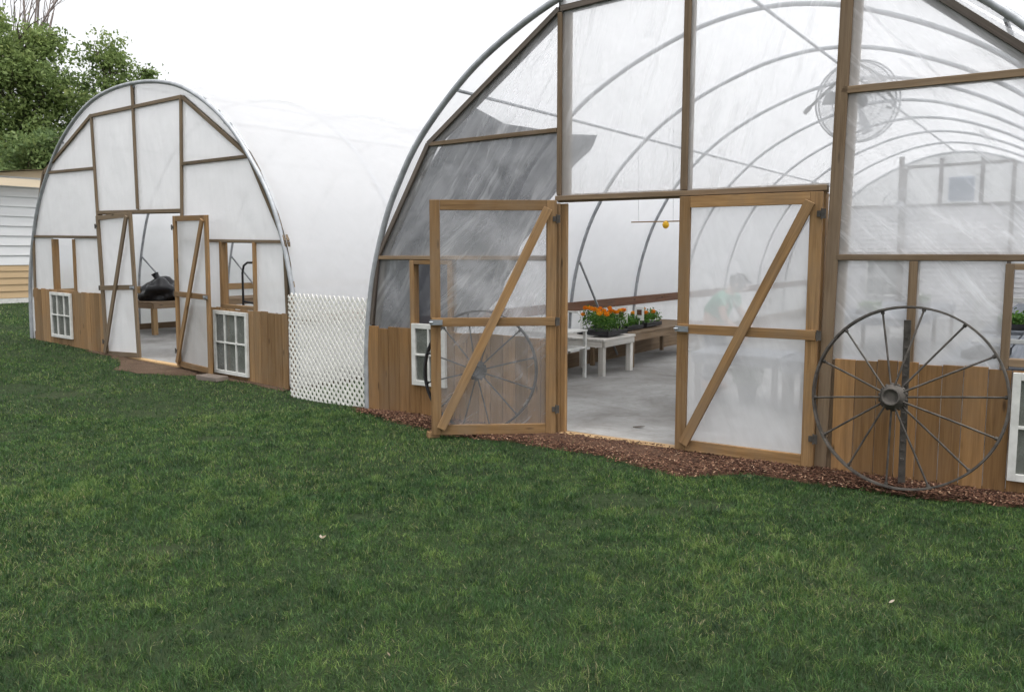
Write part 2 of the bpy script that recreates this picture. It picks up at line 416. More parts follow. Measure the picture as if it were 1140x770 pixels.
def gap_panel(name, mat, root, pts, v, k):
    """film between a run of rafters (pts) and the hoop above"""
    mb = MB()
    seg = [math.dist(a, b) for a, b in zip(pts[:-1], pts[1:])]; tot = sum(seg)
    def at(t):
        d = t * tot
        for i, s in enumerate(seg):
            if d <= s or i == len(seg) - 1:
                q = min(1, d / s); return (pts[i][0] + (pts[i + 1][0] - pts[i][0]) * q, pts[i][1] + (pts[i + 1][1] - pts[i][1]) * q)
            d -= s
    def A(t): a = at(t); return (a[0], v, a[1])
    def B(t):
        a = at(t); c = Vector((a[0], a[1] - .6)).normalized()
        lo, hi = 0, 2.
        for _ in range(18):
            m = (lo + hi) / 2; q = (a[0] + c.x * m, a[1] + c.y * m)
            inside = abs(q[0]) < arch_u(q[1], k) and q[1] < APEX[k]
            lo, hi = (m, hi) if inside else (lo, m)
        return (a[0] + c.x * lo, v, a[1] + c.y * lo)
    mb.loft(A, B, 60, 3, None)
    return mb.build(name, mat, root)

def stud(mb, a, b, side=0., front=True, back=True, w=.088, bt=.045, v0=0.):
    """2x4 behind the film with a thin batten in front of it; a, b are (u, h)"""
    if back: mb.bar((a[0] + side, v0 + .010 + .019, a[1]), (b[0] + side, v0 + .010 + .019, b[1]), w, .038)
    if front: mb.bar((a[0], v0 - .016, a[1]), (b[0], v0 - .016, b[1]), bt, .026)

def planks(name, mat, root, u0, u1, htop, hbot, v, w=.14, slope=None):
    mb = MB(); u = u0
    while u < u1 - .01:
        e = min(u + w * random.uniform(.93, 1.07), u1)
        if u1 - e < .05: e = u1
        j = random.uniform(-.012, .012)
        mb.box((u + .002, v - .02 + random.uniform(-.003, .003), hbot), (e - .002, v, htop + j)); u = e
    return mb.build(name, mat, root, .002)

def make_door(root, hinge, ang, w, h0, h1, fmat, pmat, flip, z_tilt=0., amp=.022, stile=.088, v_film=.02, swap=False):
    """door in its own frame: x from the hinge, z up; flip = -1 when it reaches to the left"""
    mb = MB(); s = flip
    X = lambda x: s * x
    mb.bar((X(stile / 2), 0, h0), (X(stile / 2), 0, h1), stile, .036)
    mb.bar((X(w - stile / 2), 0, h0), (X(w - stile / 2), 0, h1), stile, .036)
    for z in (h0 + stile / 2, h1 - stile / 2): mb.bar((X(stile + .001), 0, z), (X(w - stile - .001), 0, z), stile, .036)
    zm = h0 + (h1 - h0) * .487
    mb.bar((X(.012), -.020, zm), (X(w - .012), -.020, zm), .075, .022)
    d = mb.build('door', fmat, root, .003); d.location = (hinge[0], hinge[1], hinge[2]); d.rotation_euler = (0, z_tilt, ang)
    b = MB(); z0, z1 = (h0 + stile * .7, h1 - stile * .8) if not swap else (h1 - stile * .8, h0 + stile * .7); b.bar((X(w - stile * .95), -.045, z0), (X(stile * .9), -.045, z1), .078, .028)
    b.build('brace', fmat, d, .003)
    f = MB(); L = lambda x0, x1, z: (lambda t: (X(x0 + (x1 - x0) * t), v_film, z))
    f.loft(L(stile * .6, w - stile * .6, h0 + stile * .5), L(stile * .6, w - stile * .6, h1 - stile * .5), 34, 50, wr(amp, random.random() * 50, (2.6, 2.6, 1.1), 1.6))
    f.build('film_panel', pmat, d)
    for z in (h0 + .22, zm, h1 - .16):
        hg = MB(); hg.box((X(-.03) if s > 0 else -.0, -.030, z - .035), (X(.0) if s > 0 else .03, -.024, z + .035))
        hg.box((min(X(.002), X(.035)), -.026, z - .022), (max(X(.002), X(.035)), -.017, z + .022))
        hg.tube([(0, -.028, z - .04), (0, -.028, z + .04)], .006, 8)
        hg.build('hinge', M['rust'], d)
    la = MB(); x = X(w - .05)
    la.box((x - .055, -.048, zm - .022), (x + .055, -.034, zm + .022)); la.tube([(x - .03, -.05, zm), (x + .06 * s, -.06, zm)], .009, 8)
    la.build('latch', M['galv'], d)
    return d

def make_sash(root, u0, u1, h0, h1, v, cols, rows, tilt=.0):
    mb = MB(); fw = .048
    for u in (u0 + fw / 2, u1 - fw / 2): mb.bar((u, v, h0), (u, v, h1), fw, .034)
    for h in (h0 + fw / 2, h1 - fw / 2): mb.bar((u0 + fw, v, h), (u1 - fw, v, h), fw, .034)
    for i in range(1, cols):
        u = u0 + (u1 - u0) * i / cols; mb.bar((u, v - .004, h0 + fw), (u, v - .004, h1 - fw), .02, .022)
    for j in range(1, rows):
        h = h0 + (h1 - h0) * j / rows; mb.bar((u0 + fw, v - .006, h), (u1 - fw, v - .006, h), .02, .022)
    o = mb.build('window_sash', M['white_paint'], root, .002)
    p = MB(); p.box((u0 + fw * .8, v + .005, h0 + fw * .8), (u1 - fw * .8, v + .009, h1 - fw * .8)); p.build('pane', M['glass'], o)
    return o

def shell(root, k, L, nh, fmat, purl=True):
    """hoops, purlins, boards along the sides, roof film and side curtains"""
    for i in range(nh):
        v = L * i / (nh - 1) - (.02 if i == 0 else 0)
        mb = MB(); mb.tube([(u, v, z) for u, z in ARCHES[k]], .024 if i else .030, 10)
        mb.build('hoop', M['pipe'], root)
    rf = MB(); nv = 60
    pts = [(u * 1.009, z + .03) for u, z in ARCHES[k] if z > .86]
    ends = [(-(HALF[k] - .02) * 1.009, .86)] + pts + [((HALF[k] - .02) * 1.009, .86)]
    def row(j):
        v = .0 + L * j / nv; bay = (v / (L / (nh - 1))) % 1
        sag = math.sin(PI * bay) * .018
        return [(u * (1 - sag * .35), v, z - sag + .006 * noise.noise(Vector((u * 2, v * 1.5, z)))) for u, z in ends]
    rows = [row(j) for j in range(nv + 1)]; n = len(ends)
    vs = [p for r in rows for p in r]; fs = []; uv = []
    for j in range(nv):
        for i in range(n - 1):
            a = j * n + i; fs.append((a, a + 1, a + n + 1, a + n)); uv.append([(0, 0), (1, 0), (1, 1), (0, 1)])
    rf.add(vs, fs, uv, None, True); rf.build('roof_film', fmat, root)
    for s in (-1, 1):
        x = s * HALF[k]
        b = MB(); b.box((x - .02 - s * .05, .02, -.14), (x + .02 - s * .05, L, .20)); b.build('baseboard', M['stud'], root, .003)
        b = MB(); b.box((x - .02 - s * .055, .02, .80), (x + .02 - s * .055, L, .93)); b.build('hip_board', M['redwood'] if k == 0 else M['fresh'], root, .003)
        c = MB(); c.loft(lambda t: (x + s * .01, L * t, .02), lambda t: (x - s * .005, L * t, .87), 70, 8, lambda p, a, q: p + Vector((.012 * noise.noise(Vector((p.y * 5, p.z * 2, 3))), 0, 0)))
        c.build('side_curtain', M['film_side'], root)
        if purl:
            u = s * 2.22; h = arch_h(u, k) - .045
            p = MB(); p.tube([(u, -.02, h), (u, L, h)], .016, 8); p.build('purlin', M['pipe'], root)
            for i in range(0, nh - 1):
                pass
    p = MB(); p.tube([(0, -.02, APEX[k] - .045), (0, L, APEX[k] - .045)], .016, 8); p.build('ridge_purlin', M['pipe'], root)
    # wind braces from the hoops down along the wall
    bay = L / (nh - 1)
    for s in (-1, 1):
        for i0 in ((2,) if k == 0 else (1, 2)):
            a = (s * (arch_u(1.5, k) - .03), bay * i0, 1.5); b = (s * (HALF[k] - .10), bay * i0 + 1.35, .05)
            mb = MB(); mb.tube([a, b], .017, 8); mb.build('wind_brace', M['pipe'], root)

# ------------------------------------------------------------------ RIGHT (near) greenhouse
gr = empty('greenhouse', OR, (0, 0, AR - PI / 2))
tag(gr, 'nearer clear film hoop greenhouse with orange cedar double doors, left one swung open', 'greenhouse')
LR = 16.8
shell(gr, 0, LR, 9, M['film_roof'])
def post(name, mat, root, a, b, **kw):
    mb = MB(); stud(mb, a, b, **kw); return mb.build(name, mat, root, .003)
st, sd = M['stud'], M['stud_dark']
# posts
post('post', M['cedar'], gr, (-1.135, -.1), (-1.135, 2.06), side=.02, w=.10, bt=.05)
post('post', st, gr, (-1.125, 2.13), (-1.125, 3.67), side=.045, w=.09, bt=.04)
post('post', st, gr, (.03, 2.13), (.035, 3.75), side=.012, w=.07, bt=.055)
post('post', st, gr, (1.165, -.1), (1.235, 3.80), side=.045, w=.11, bt=.085)
mb = MB(); mb.box((1.085, .012, 0), (1.13, .09, 2.07)); mb.build('door_jamb', M['cedar'], gr, .003)
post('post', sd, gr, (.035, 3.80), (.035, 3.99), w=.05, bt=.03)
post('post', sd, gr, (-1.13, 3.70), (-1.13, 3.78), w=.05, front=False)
# rails
post('header', st, gr, (-1.16, 2.105), (1.14, 2.105), w=.07, bt=.042)
post('rail', st, gr, (-3.24, 1.585), (-1.165, 1.585), w=.05, bt=.036)
post('rail', st, gr, (1.22, 1.60), (3.26, 1.60), w=.05, bt=.042)
post('rail', st, gr, (-2.56, 2.665), (-1.15, 2.69), w=.05, bt=.038)
post('rail', st, gr, (1.215, 2.785), (2.60, 2.785), w=.06, bt=.05)
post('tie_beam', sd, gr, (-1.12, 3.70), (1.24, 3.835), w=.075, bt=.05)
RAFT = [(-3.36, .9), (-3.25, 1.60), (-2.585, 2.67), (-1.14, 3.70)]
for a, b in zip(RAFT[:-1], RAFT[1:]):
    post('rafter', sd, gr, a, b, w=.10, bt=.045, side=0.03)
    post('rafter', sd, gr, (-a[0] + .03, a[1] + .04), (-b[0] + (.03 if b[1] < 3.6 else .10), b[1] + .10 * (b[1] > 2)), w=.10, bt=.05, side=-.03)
# low studs and window frames
for s, mt in ((-1, M['cedar']), (1, st)):
    mb = MB()
    for uu in (2.33, 2.80): mb.bar((s * uu, .01, .86), (s * uu, .01, 1.56), .05, .085)
    mb.bar((s * 2.355, .01, .905), (s * 2.775, .01, .905), .05, .08); mb.bar((s * 2.355, .01, 1.54), (s * 2.775, .01, 1.54), .04, .08)
    mb.build('window_frame', mt, gr, .003)
post('stud_post', st, gr, (1.745, .86), (1.745, 1.575), w=.07, bt=.055)
# boards
planks('skirting_boards', M['board'], gr, -3.40, -1.20, .875, -.16, -.012)
planks('skirting_boards', M['board'], gr, 1.245, 3.40, .865, -.16, -.012)
b = MB(); b.box((-1.10, -.05, -.05), (1.12, .07, .035)); b.build('threshold', M['fresh'], gr, .004)
# film
fc, fh = M['film_clear'], M['film_haze']
quad_panel('film_panel', fc, gr, (-3.33, .86), (-2.83, .86), (-2.83, 1.585), (-3.24, 1.585), .0)
quad_panel('film_panel', fc, gr, (-2.30, .86), (-1.16, .86), (-1.16, 1.585), (-2.30, 1.585), .0)
quad_panel('film_panel', fc, gr, (-3.24, 1.585), (-1.13, 1.585), (-1.13, 2.675), (-2.575, 2.675), .0, .03, 40, 36)
quad_panel('film_panel', fc, gr, (-2.575, 2.675), (-1.13, 2.675), (-1.13, 3.695), (-1.145, 3.695), .0)
quad_panel('film_panel', M['film_upper'], gr, (-1.13, 2.12), (.03, 2.12), (.03, 3.76), (-1.13, 3.69), .0, .015, 36, 44)
quad_panel('film_panel', M['film_upper'], gr, (.03, 2.12), (1.2, 2.12), (1.225, 3.83), (.03, 3.76), .0, .015, 36, 44)
quad_panel('film_panel', M['film_mid'], gr, (1.2, 1.60), (3.29, 1.60), (2.62, 2.79), (1.21, 2.79), .0, .03, 40, 36)
quad_panel('film_panel', M['film_mid'], gr, (1.21, 2.79), (2.62, 2.79), (1.27, 3.82), (1.225, 3.83), .0, .02)
quad_panel('film_panel', M['film_mid'], gr, (1.19, .85), (1.745, .85), (1.745, 1.60), (1.2, 1.60), .0, .022)
quad_panel('film_panel', M['film_mid'], gr, (1.745, .85), (2.31, .85), (2.31, 1.60), (1.745, 1.60), .0, .022)
quad_panel('film_panel', M['film_mid'], gr, (2.82, .85), (3.36, .85), (3.27, 1.60), (2.82, 1.60), .0, .022)
gap_panel('film_panel', M['film_haze'], gr, [(-1.12, 3.71), (.035, 3.78), (1.24, 3.84), (2.65, 2.8)], .0, 0)
# doors
a_world = 3.215
make_door(gr, (-1.115, -.075, .0), a_world - (AR - PI / 2) - PI, 1.10, .035, 2.085, M['cedar'], M['film_door'], -1, 0, .03)
make_door(gr, (1.125, -.055, .0), 0, 1.105, .03, 2.075, M['cedar'], fh, -1, 0, .012)
# sashes leaning under the windows
make_sash(gr, -2.78, -2.36, .33, .94, -.055, 2, 2)
make_sash(gr, 2.39, 2.83, .12, .845, -.055, 2, 2)
# shade cloth hung in folds inside the near end
sc = MB()
topc = [(-3.27, 1.52), (-2.72, 2.42), (-2.14, 3.0), (-1.75, 2.80), (-1.40, 2.73), (-1.08, 2.66), (-.80, 2.63)]
botc = [(-3.34, .86), (-2.92, .86), (-2.50, .87), (-2.10, .95), (-1.80, 1.25), (-1.55, 1.72), (-1.26, 2.12), (-1.0, 2.42)]
def pl(P):
    def f(t):
        x = t * (len(P) - 1); i = min(int(x), len(P) - 2); q = x - i
        return (P[i][0] + (P[i + 1][0] - P[i][0]) * q, .075, P[i][1] + (P[i + 1][1] - P[i][1]) * q)
    return f
def fold(p, s, t):
    c = p.x * .85 + p.z * .5
    p.y += .022 * math.sin(c * 17 + 2 * noise.noise(p * 1.3)) * (.3 + t * .7) + .02 * noise.noise(p * 2.1) + .22 * t * (1 - t) * min(1, 4 * s)
    return p
sc.loft(pl(topc), pl(botc), 110, 40, fold)
sc.build('shade_cloth', M['cloth'], gr)
# rear end wall
rv = LR - .02
for a, b in (((-1.13, .0), (-1.13, 3.70)), ((1.2, 0), (1.2, 3.75)), ((-.33, 2.8), (-.33, 3.9)), ((.55, 2.8), (.55, 3.9)), ((-2.55, 0), (-2.55, 2.7)), ((2.55, 0), (2.55, 2.7))):
    mb = MB(); mb.bar((a[0], rv - .05, a[1]), (b[0], rv - .05, b[1]), .09, .06); mb.build('rear_post', M['stud_dark'], gr, .003)
for a, b in (((-2.5, 2.79), (2.5, 2.79)), ((-3.2, 1.62), (3.2, 1.62)), ((-1.1, 3.72), (1.2, 3.76))):
    mb = MB(); mb.bar((a[0], rv - .0, a[1]), (b[0], rv - .0, b[1]), .07, .03); mb.build('rear_rail', M['stud_dark'], gr, .003)
mb = MB()
for i in range(24):
    z = .02 + i * .115; hw = min(3.40, arch_u(z + .12) - .02)
    mb.bar((-hw, rv + .05, z + .055), (hw, rv + .05, z + .055), .118, .012, (0, 1, -.14))
mb.build('rear_siding', M['siding_grey'], gr)
f = MB(); f.loft(lambda t: (-2.5 + 5 * t, rv + .02, 2.79), lambda t: ((-2.5 + 5 * t), rv + .02, max(2.80, arch_h(-2.5 + 5 * t) - .01)), 40, 6); f.build('rear_film', M['film_side'], gr)
mb = MB(); mb.box((-.15, rv - .10, 2.86), (.40, rv - .04, 3.44))
for i in range(7): mb.bar((-.12, rv - .12, 2.92 + i * .075), (.37, rv - .12, 2.92 + i * .075), .06, .006, (0, 1, .7))
mb.build('vent_shutter', M['screen'], gr, .002)
make_sash(gr, -1.95, -1.15, .55, 1.55, rv - .08, 3, 4)

# ------------------------------------------------------------------ LEFT (far) greenhouse
gl = empty('greenhouse', OL, (0, .017, AL - PI / 2))
tag(gl, 'farther hoop greenhouse with milky white film end wall and two small open windows', 'greenhouse')
KL = 1; LL = 16.0
shell(gl, KL, LL, 9, M['film_roof'])
so = M['stud_old']; fm = M['film_milky']
post('post', so, gl, (-1.075, -.15), (-1.25, 3.72), w=.07, bt=.05)
post('post', so, gl, (0, 2.28), (-.03, 4.09), w=.06, bt=.05)
post('post', so, gl, (1.06, -.15), (1.225, 3.78), w=.07, bt=.05)
post('header', so, gl, (-1.17, 2.245), (1.15, 2.245), w=.07, bt=.05)
post('rail', so, gl, (-3.40, 1.86), (-1.19, 1.86), w=.05, bt=.04)
post('rail', so, gl, (1.16, 1.83), (3.42, 1.83), w=.05, bt=.04)
post('rail', so, gl, (-2.92, 2.92), (-1.23, 2.93), w=.05, bt=.045)
post('rail', so, gl, (1.21, 2.89), (2.72, 2.92), w=.05, bt=.045)
post('tie_beam', so, gl, (-1.25, 3.73), (1.24, 3.80), w=.06, bt=.05)
RL = [(-3.44, .95), (-3.40, 1.86), (-2.92, 2.92), (-1.25, 3.74)]; RRr = [(3.46, .90), (3.42, 1.83), (2.73, 2.92), (1.24, 3.80)]
for P in (RL, RRr):
    for a, b in zip(P[:-1], P[1:]): post('rafter', so, gl, a, b, w=.07, bt=.05)
for s, (ua, ub) in ((-1, (-2.73, -2.02)), (1, (2.04, 2.77))):
    mb = MB()
    for uu in (ua, ub): mb.bar((uu + .03, .02, .90), (uu + .03, .02, 1.82), .055, .10)
    mb.bar((ua, .02, .95), (ub, .02, .95), .05, .10)
    mb.build('window_frame', M['cedar'], gl, .003)
bo = M['board_old']
planks('skirting_boards', bo, gl, -3.47, -1.12, .965, -.3, -.012, .14)
planks('skirting_boards', bo, gl, 1.10, 3.47, .925, -.4, -.012, .14)
b = MB(); b.box((-1.03, -.05, -.12), (1.03, .06, .03)); b.build('threshold', M['fresh'], gl, .004)
quad_panel('film_panel', fm, gl, (-3.45, .95), (-2.72, .95), (-2.72, 1.86), (-3.40, 1.86), .0, .012)
quad_panel('film_panel', fm, gl, (-2.0, .95), (-1.11, .95), (-1.15, 1.86), (-2.0, 1.86), .0, .012)
quad_panel('film_panel', fm, gl, (-3.40, 1.86), (-1.15, 1.86), (-1.21, 2.93), (-2.92, 2.92), .0, .015)
quad_panel('film_panel', fm, gl, (-2.92, 2.92), (-1.21, 2.93), (-1.24, 3.73), (-1.25, 3.73), .0, .012)
quad_panel('film_panel', fm, gl, (-1.17, 2.25), (0, 2.25), (-.02, 3.76), (-1.25, 3.73), .0, .02)
quad_panel('film_panel', fm, gl, (0, 2.25), (1.15, 2.25), (1.23, 3.80), (-.02, 3.76), .0, .015)
quad_panel('film_panel', fm, gl, (1.08, .92), (2.06, .92), (2.06, 1.83), (1.13, 1.83), .0, .012)
quad_panel('film_panel', fm, gl, (2.80, .92), (3.47, .92), (3.42, 1.83), (2.80, 1.83), .0, .012)
quad_panel('film_panel', fm, gl, (1.13, 1.83), (3.42, 1.83), (2.73, 2.92), (1.19, 2.90), .0, .015)
quad_panel('film_panel', fm, gl, (1.19, 2.90), (2.73, 2.92), (1.25, 3.80), (1.23, 3.80), .0, .012)
gap_panel('film_panel', fm, gl, RL + [(-.03, 3.78)] + RRr[::-1], .01, KL)
make_door(gl, (-1.04, -.05, 0), 0, 1.03, .0, 2.19, so, fm, 1, -.05, .012, .07, swap=True)
make_door(gl, (1.02, -.06, 0), R(-7.5), 1.04, .03, 2.17, M['cedar'], M['film_milky'], 1, .0, .012, .075, swap=True)
make_sash(gl, -2.80, -2.09, .17, .93, -.055, 3, 2)
make_sash(gl, 1.93, 2.68, .03, .89, -.06, 3, 2)
f = MB(); f.loft(lambda t: (-3.4 + 6.8 * t, LL - .01, -.05), lambda t: (-3.4 + 6.8 * t, LL - .01, max(.0, arch_h(-3.4 + 6.8 * t, KL))), 60, 10); f.build('rear_film', M['film_side'], gl)

# ------------------------------------------------------------------ ground
def sheet(name, mat, pts_fn, nx, ny, kind='structure'):
    vs = []
    for j in range(ny + 1):
        for i in range(nx + 1): vs.append(pts_fn(i / nx, j / ny))
    fs = [(j * (nx + 1) + i, j * (nx + 1) + i + 1, (j + 1) * (nx + 1) + i + 1, (j + 1) * (nx + 1) + i) for j in range(ny) for i in range(nx)]
    me = bpy.data.meshes.new(name); me.from_pydata(vs, [], fs); me.polygons.foreach_set('use_smooth', [True] * len(fs)); me.materials.append(mat)
    o = link(bpy.data.objects.new(name, me)); o['kind'] = kind; return o
def gp(s, t):
    x = -900 + 1800 * (s) ; y = -900 + 1800 * t
    q = lambda a: math.copysign(abs(a) ** 3.2, a)
    x = q(2 * s - 1) * 900; y = 8 + q(2 * t - 1) * 900
    return (x, y, terr(x, y) if abs(x) < 60 and abs(y) < 80 else (.5 if x < -20 else 0) * 0 + float(terr_np(np.array(x), np.array(y))))
sheet('ground', M['lawn'], gp, 170, 170)
def strip(u0, u1, v0, v1, W, dz):
    def f(s, t):
        p = W(u0 + (u1 - u0) * s, v0 + (v1 - v0) * t); p.z = terr(p.x, p.y) + dz; return tuple(p)
    return f
sheet('greenhouse_floor', M['floor'], strip(-3.36, 3.36, .08, LR - .05, wR, .024), 60, 120)
sheet('greenhouse_floor', M['floor'], strip(-3.54, 3.54, .08, LL - .05, wL, .024), 60, 120)
# mulch bed along the near greenhouse, ragged front edge
MU = [-3.7, -3.44, -2.9, -1.9, -1.28, -.44, .37, .75, 1.3, 2.0, 2.51, 3.6]
MV = [.02, -.10, -.32, -.62, -.52, -.56, -.84, -.40, -.44, -.42, -.28, -.28]
def mul_v(u): return float(np.interp(u, MU, MV)) + .07 * noise.noise(Vector((u * 3.1, 5, 0))) + .03 * noise.noise(Vector((u * 11, 5, 0)))
def mf(s, t):
    u = -3.7 + 7.3 * s; v = .06 + (mul_v(u) - .06) * t; p = wR(u, v); p.z = terr(p.x, p.y) + .014 * (1 - t ** 6) - .012 * t ** 6 + .010 * noise.noise(p * 9) * (1 - t ** 4) + .016 * math.sin(PI * t) ** .7; return tuple(p)
sheet('mulch_bed', M['soil'], mf, 150, 16)
def df(s, t):
    u = -1.5 + 5.0 * s; w = (.18 + .62 * math.exp(-((u - .75) / .8) ** 2) + .15 * noise.noise(Vector((u * 3, 2, 0))))
    p = wL(u, .05 - w * t); p.z = terr(p.x, p.y) + .006 + .012 * math.sin(PI * t) * (1 + noise.noise(p * 5)); return tuple(p)
sheet('bare_dirt', M['dirt'], df, 60, 10)

def bigmesh(name, V, F, tint, mat, smooth=False):
    """V (n,3) ; F list of arrays (m,k) ; tint per vertex"""
    me = bpy.data.meshes.new(name); me.vertices.add(len(V)); me.vertices.foreach_set('co', V.astype(np.float32).ravel())
    nl = sum(f.size for f in F); me.loops.add(nl); me.loops.foreach_set('vertex_index', np.concatenate([f.ravel() for f in F]).astype(np.int32))
    tot = np.concatenate([np.full(len(f), f.shape[1]) for f in F]); me.polygons.add(len(tot))
    me.polygons.foreach_set('loop_start', np.concatenate([[0], np.cumsum(tot)[:-1]]).astype(np.int32))
    at = me.attributes.new('tint', 'FLOAT', 'POINT'); at.data.foreach_set('value', tint.astype(np.float32))
    me.update(); me.validate()
    if smooth: me.polygons.foreach_set('use_smooth', [True] * len(me.polygons))
    me.materials.append(mat); return me

def nz(x, y, s, seed):       # cheap value noise for many points
    r = np.random.default_rng(seed).random((64, 64)); x = x * s; y = y * s
    i = np.floor(x).astype(int); j = np.floor(y).astype(int); a = x - i; b = y - j; a = a * a * (3 - 2 * a); b = b * b * (3 - 2 * b)
    g = lambda p, q: r[p % 64, q % 64]
    return (g(i, j) * (1 - a) + g(i + 1, j) * a) * (1 - b) + (g(i, j + 1) * (1 - a) + g(i + 1, j + 1) * a) * b

def grass_points():
    out = []
    for y0, y1, dens in ((2.3, 4.2, 15000), (4.2, 6.2, 9500), (6.2, 9, 4800), (9, 13, 1700), (13, 19, 800), (19, 30, 330)):
        n = int(dens * .74 * 2 * (y1 ** 2 - y0 ** 2) / 2 * 1.0)
        y = np.sqrt(RNG.uniform(y0 ** 2, y1 ** 2, n)); x = RNG.uniform(-.74, .74, n) * y
        if y0 < 4: x = x * 1.15
        out.append(np.stack([x, y], 1))
    p = np.concatenate(out)
    rx, ry = p[:, 0] - OR.x, p[:, 1] - OR.y; uR = rx * dR.x + ry * dR.y; vR = rx * nR.x + ry * nR.y
    lx, ly = p[:, 0] - OL.x, p[:, 1] - OL.y; uL = lx * dL.x + ly * dL.y; vL = lx * nL.x + ly * nL.y
    mv = np.interp(uR, MU, MV) + .05 + .16 * (nz(uR, uR * 0 + 3, 3.5, 4) - .5) + .22 * (nz(uR, vR, 8, 9) - .5)
    near = (uR > -3.75) & (uR < 4) & (vR > mv + .04 * RNG.standard_normal(len(p)))
    insideR = (uR > -3.5) & (vR > -.02) & (vR < LR)
    insideL = (uL > -3.6) & (uL < 3.6) & (vL > -.06) & (vL < LL)
    w = .18 + .62 * np.exp(-((uL - .75) / .8) ** 2)
    dirt = (uL > -1.3) & (uL < 3.4) & (vL > .02 - w * (.55 + .6 * nz(uL, vL, 3, 5))) & (RNG.random(len(p)) < .93)
    bare = nz(p[:, 0], p[:, 1], 1.7, 21) * nz(p[:, 0], p[:, 1], 4.3, 22)
    thin = (bare > .62) & (RNG.random(len(p)) < .45)
    for (bx, by, br) in ((.72, 5.55, .26), (1.0, 5.30, .16), (-6.2, 10.5, .5), (-5.4, 10.2, .35), (.42, 5.1, .12), (1.25, 5.45, .2), (-2.6, 7.6, .22), (-3.6, 6.0, .18), (-1.9, 4.6, .12), (-.9, 5.2, .12)):
        dd = np.hypot(p[:, 0] - bx, (p[:, 1] - by) * 1.5) + .5 * br * (nz(p[:, 0], p[:, 1], 7., 40) - .5)
        thin |= (dd < br) & (RNG.random(len(p)) < .82)
    return p[~(near | insideR | insideL | dirt | thin)]
gpnts = grass_points(); n = len(gpnts)
gx, gy = gpnts[:, 0], gpnts[:, 1]; dist = np.hypot(gx, gy)
clump = nz(gx, gy, 6., 1) * .5 + nz(gx, gy, 15., 2) * .5
patch = nz(gx, gy, .9, 3) * .6 + nz(gx, gy, 2.3, 6) * .4
h = (.010 + .040 * clump ** 1.5 + .018 * RNG.random(n)) * (.75 + .5 * patch)
wd = (.0018 + .0012 * RNG.random(n)) * np.clip(dist / 3.6, 1, 6) ** .85
ang = RNG.random(n) * 2 * PI; la = RNG.random(n) * 2 * PI; lean = np.abs(RNG.normal(.7, .45, n)).clip(0, 1.6)
gz = terr_np(gx, gy) + np.array([.018 * noise.noise(Vector((a * .7, b * .7, 0))) for a, b in zip(gx, gy)])
base = np.stack([gx, gy, gz - .003], 1)
side = np.stack([np.cos(ang), np.sin(ang), 0 * ang], 1) * wd[:, None] / 2
ld = np.stack([np.cos(la) * lean, np.sin(la) * lean, np.ones(n)], 1); ld /= np.linalg.norm(ld, axis=1)[:, None]
mid = base + ld * (h * .55)[:, None]
tip = mid + (ld + np.stack([np.cos(la), np.sin(la), 0 * la], 1) * (lean * .7)[:, None] - np.array([0, 0, .25]) * lean[:, None]) * (h * .5)[:, None]
V = np.stack([base - side, base + side, mid + side * .85, mid - side * .85, tip], 1).reshape(-1, 3)
idx = np.arange(n)[:, None] * 5
F = [idx + np.array([0, 1, 2, 3]), idx + np.array([3, 2, 4])]
mott = .6 * (nz(gx, gy, 7., 31) - .5) + .9 * (nz(gx, gy, 19., 32) - .5) + .6 * (nz(gx, gy, 40., 33) - .5)
tn = np.clip(.10 + .58 * RNG.random(n) ** 1.2 + .35 * (patch - .5) + .70 * mott, 0, .86)
dry = RNG.random(n) < (.045 + .09 * (nz(gx, gy, 1.3, 8) > .62)); tn[dry] = RNG.uniform(.88, 1, dry.sum())
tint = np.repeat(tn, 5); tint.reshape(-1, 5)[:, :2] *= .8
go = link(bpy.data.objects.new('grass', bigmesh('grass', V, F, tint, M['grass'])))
tag(go, 'short mown green lawn grass with a few drier patches', 'grass', kind='stuff')

# bark chips on the mulch bed
def chips(n):
    u = RNG.uniform(-3.5, 3.5, n); e = np.interp(u, MU, MV); v = -.01 + (e + .01) * RNG.random(n) ** .9 + .05 * RNG.standard_normal(n)
    v = np.minimum(v, -.01); x = OR.x + dR.x * u + nR.x * v; y = OR.y + dR.y * u + nR.y * v
    # a few at the far doors
    return x, y
cx, cy = chips(12500); n = len(cx)
sz = np.stack([RNG.uniform(.008, .030, n), RNG.uniform(.005, .012, n), RNG.uniform(.002, .005, n)], 1)
ax = RNG.random(n) * 2 * PI; tl = RNG.normal(0, .35, n)
c0 = np.array([[i, j, k] for k in (-1, 1) for j in (-1, 1) for i in (-1, 1)]) * .5
P = c0[None] * sz[:, None, :]
P[:, :, 0] *= 1 + .3 * (RNG.random((n, 8)) - .5)
ca, sa, ct, s_t = np.cos(ax)[:, None], np.sin(ax)[:, None], np.cos(tl)[:, None], np.sin(tl)[:, None]
X = P[:, :, 0] * ct - P[:, :, 2] * s_t; Z = P[:, :, 0] * s_t + P[:, :, 2] * ct; Y = P[:, :, 1]
V = np.stack([X * ca - Y * sa + cx[:, None], X * sa + Y * ca + cy[:, None], Z + (terr_np(cx, cy) + .028 + .012 * RNG.random(n))[:, None]], 2).reshape(-1, 3)
q = np.array([[0, 2, 3, 1], [4, 5, 7, 6], [0, 1, 5, 4], [2, 6, 7, 3], [0, 4, 6, 2], [1, 3, 7, 5]])
F = [(np.arange(n)[:, None, None] * 8 + q[None]).reshape(-1, 4)]
co = link(bpy.data.objects.new('bark_chips', bigmesh('bark_chips', V, F, np.repeat(RNG.random(n) ** 1.2, 8), M['mulch'])))
tag(co, 'reddish brown bark chip mulch along the foot of the nearer greenhouse', 'mulch', kind='stuff')

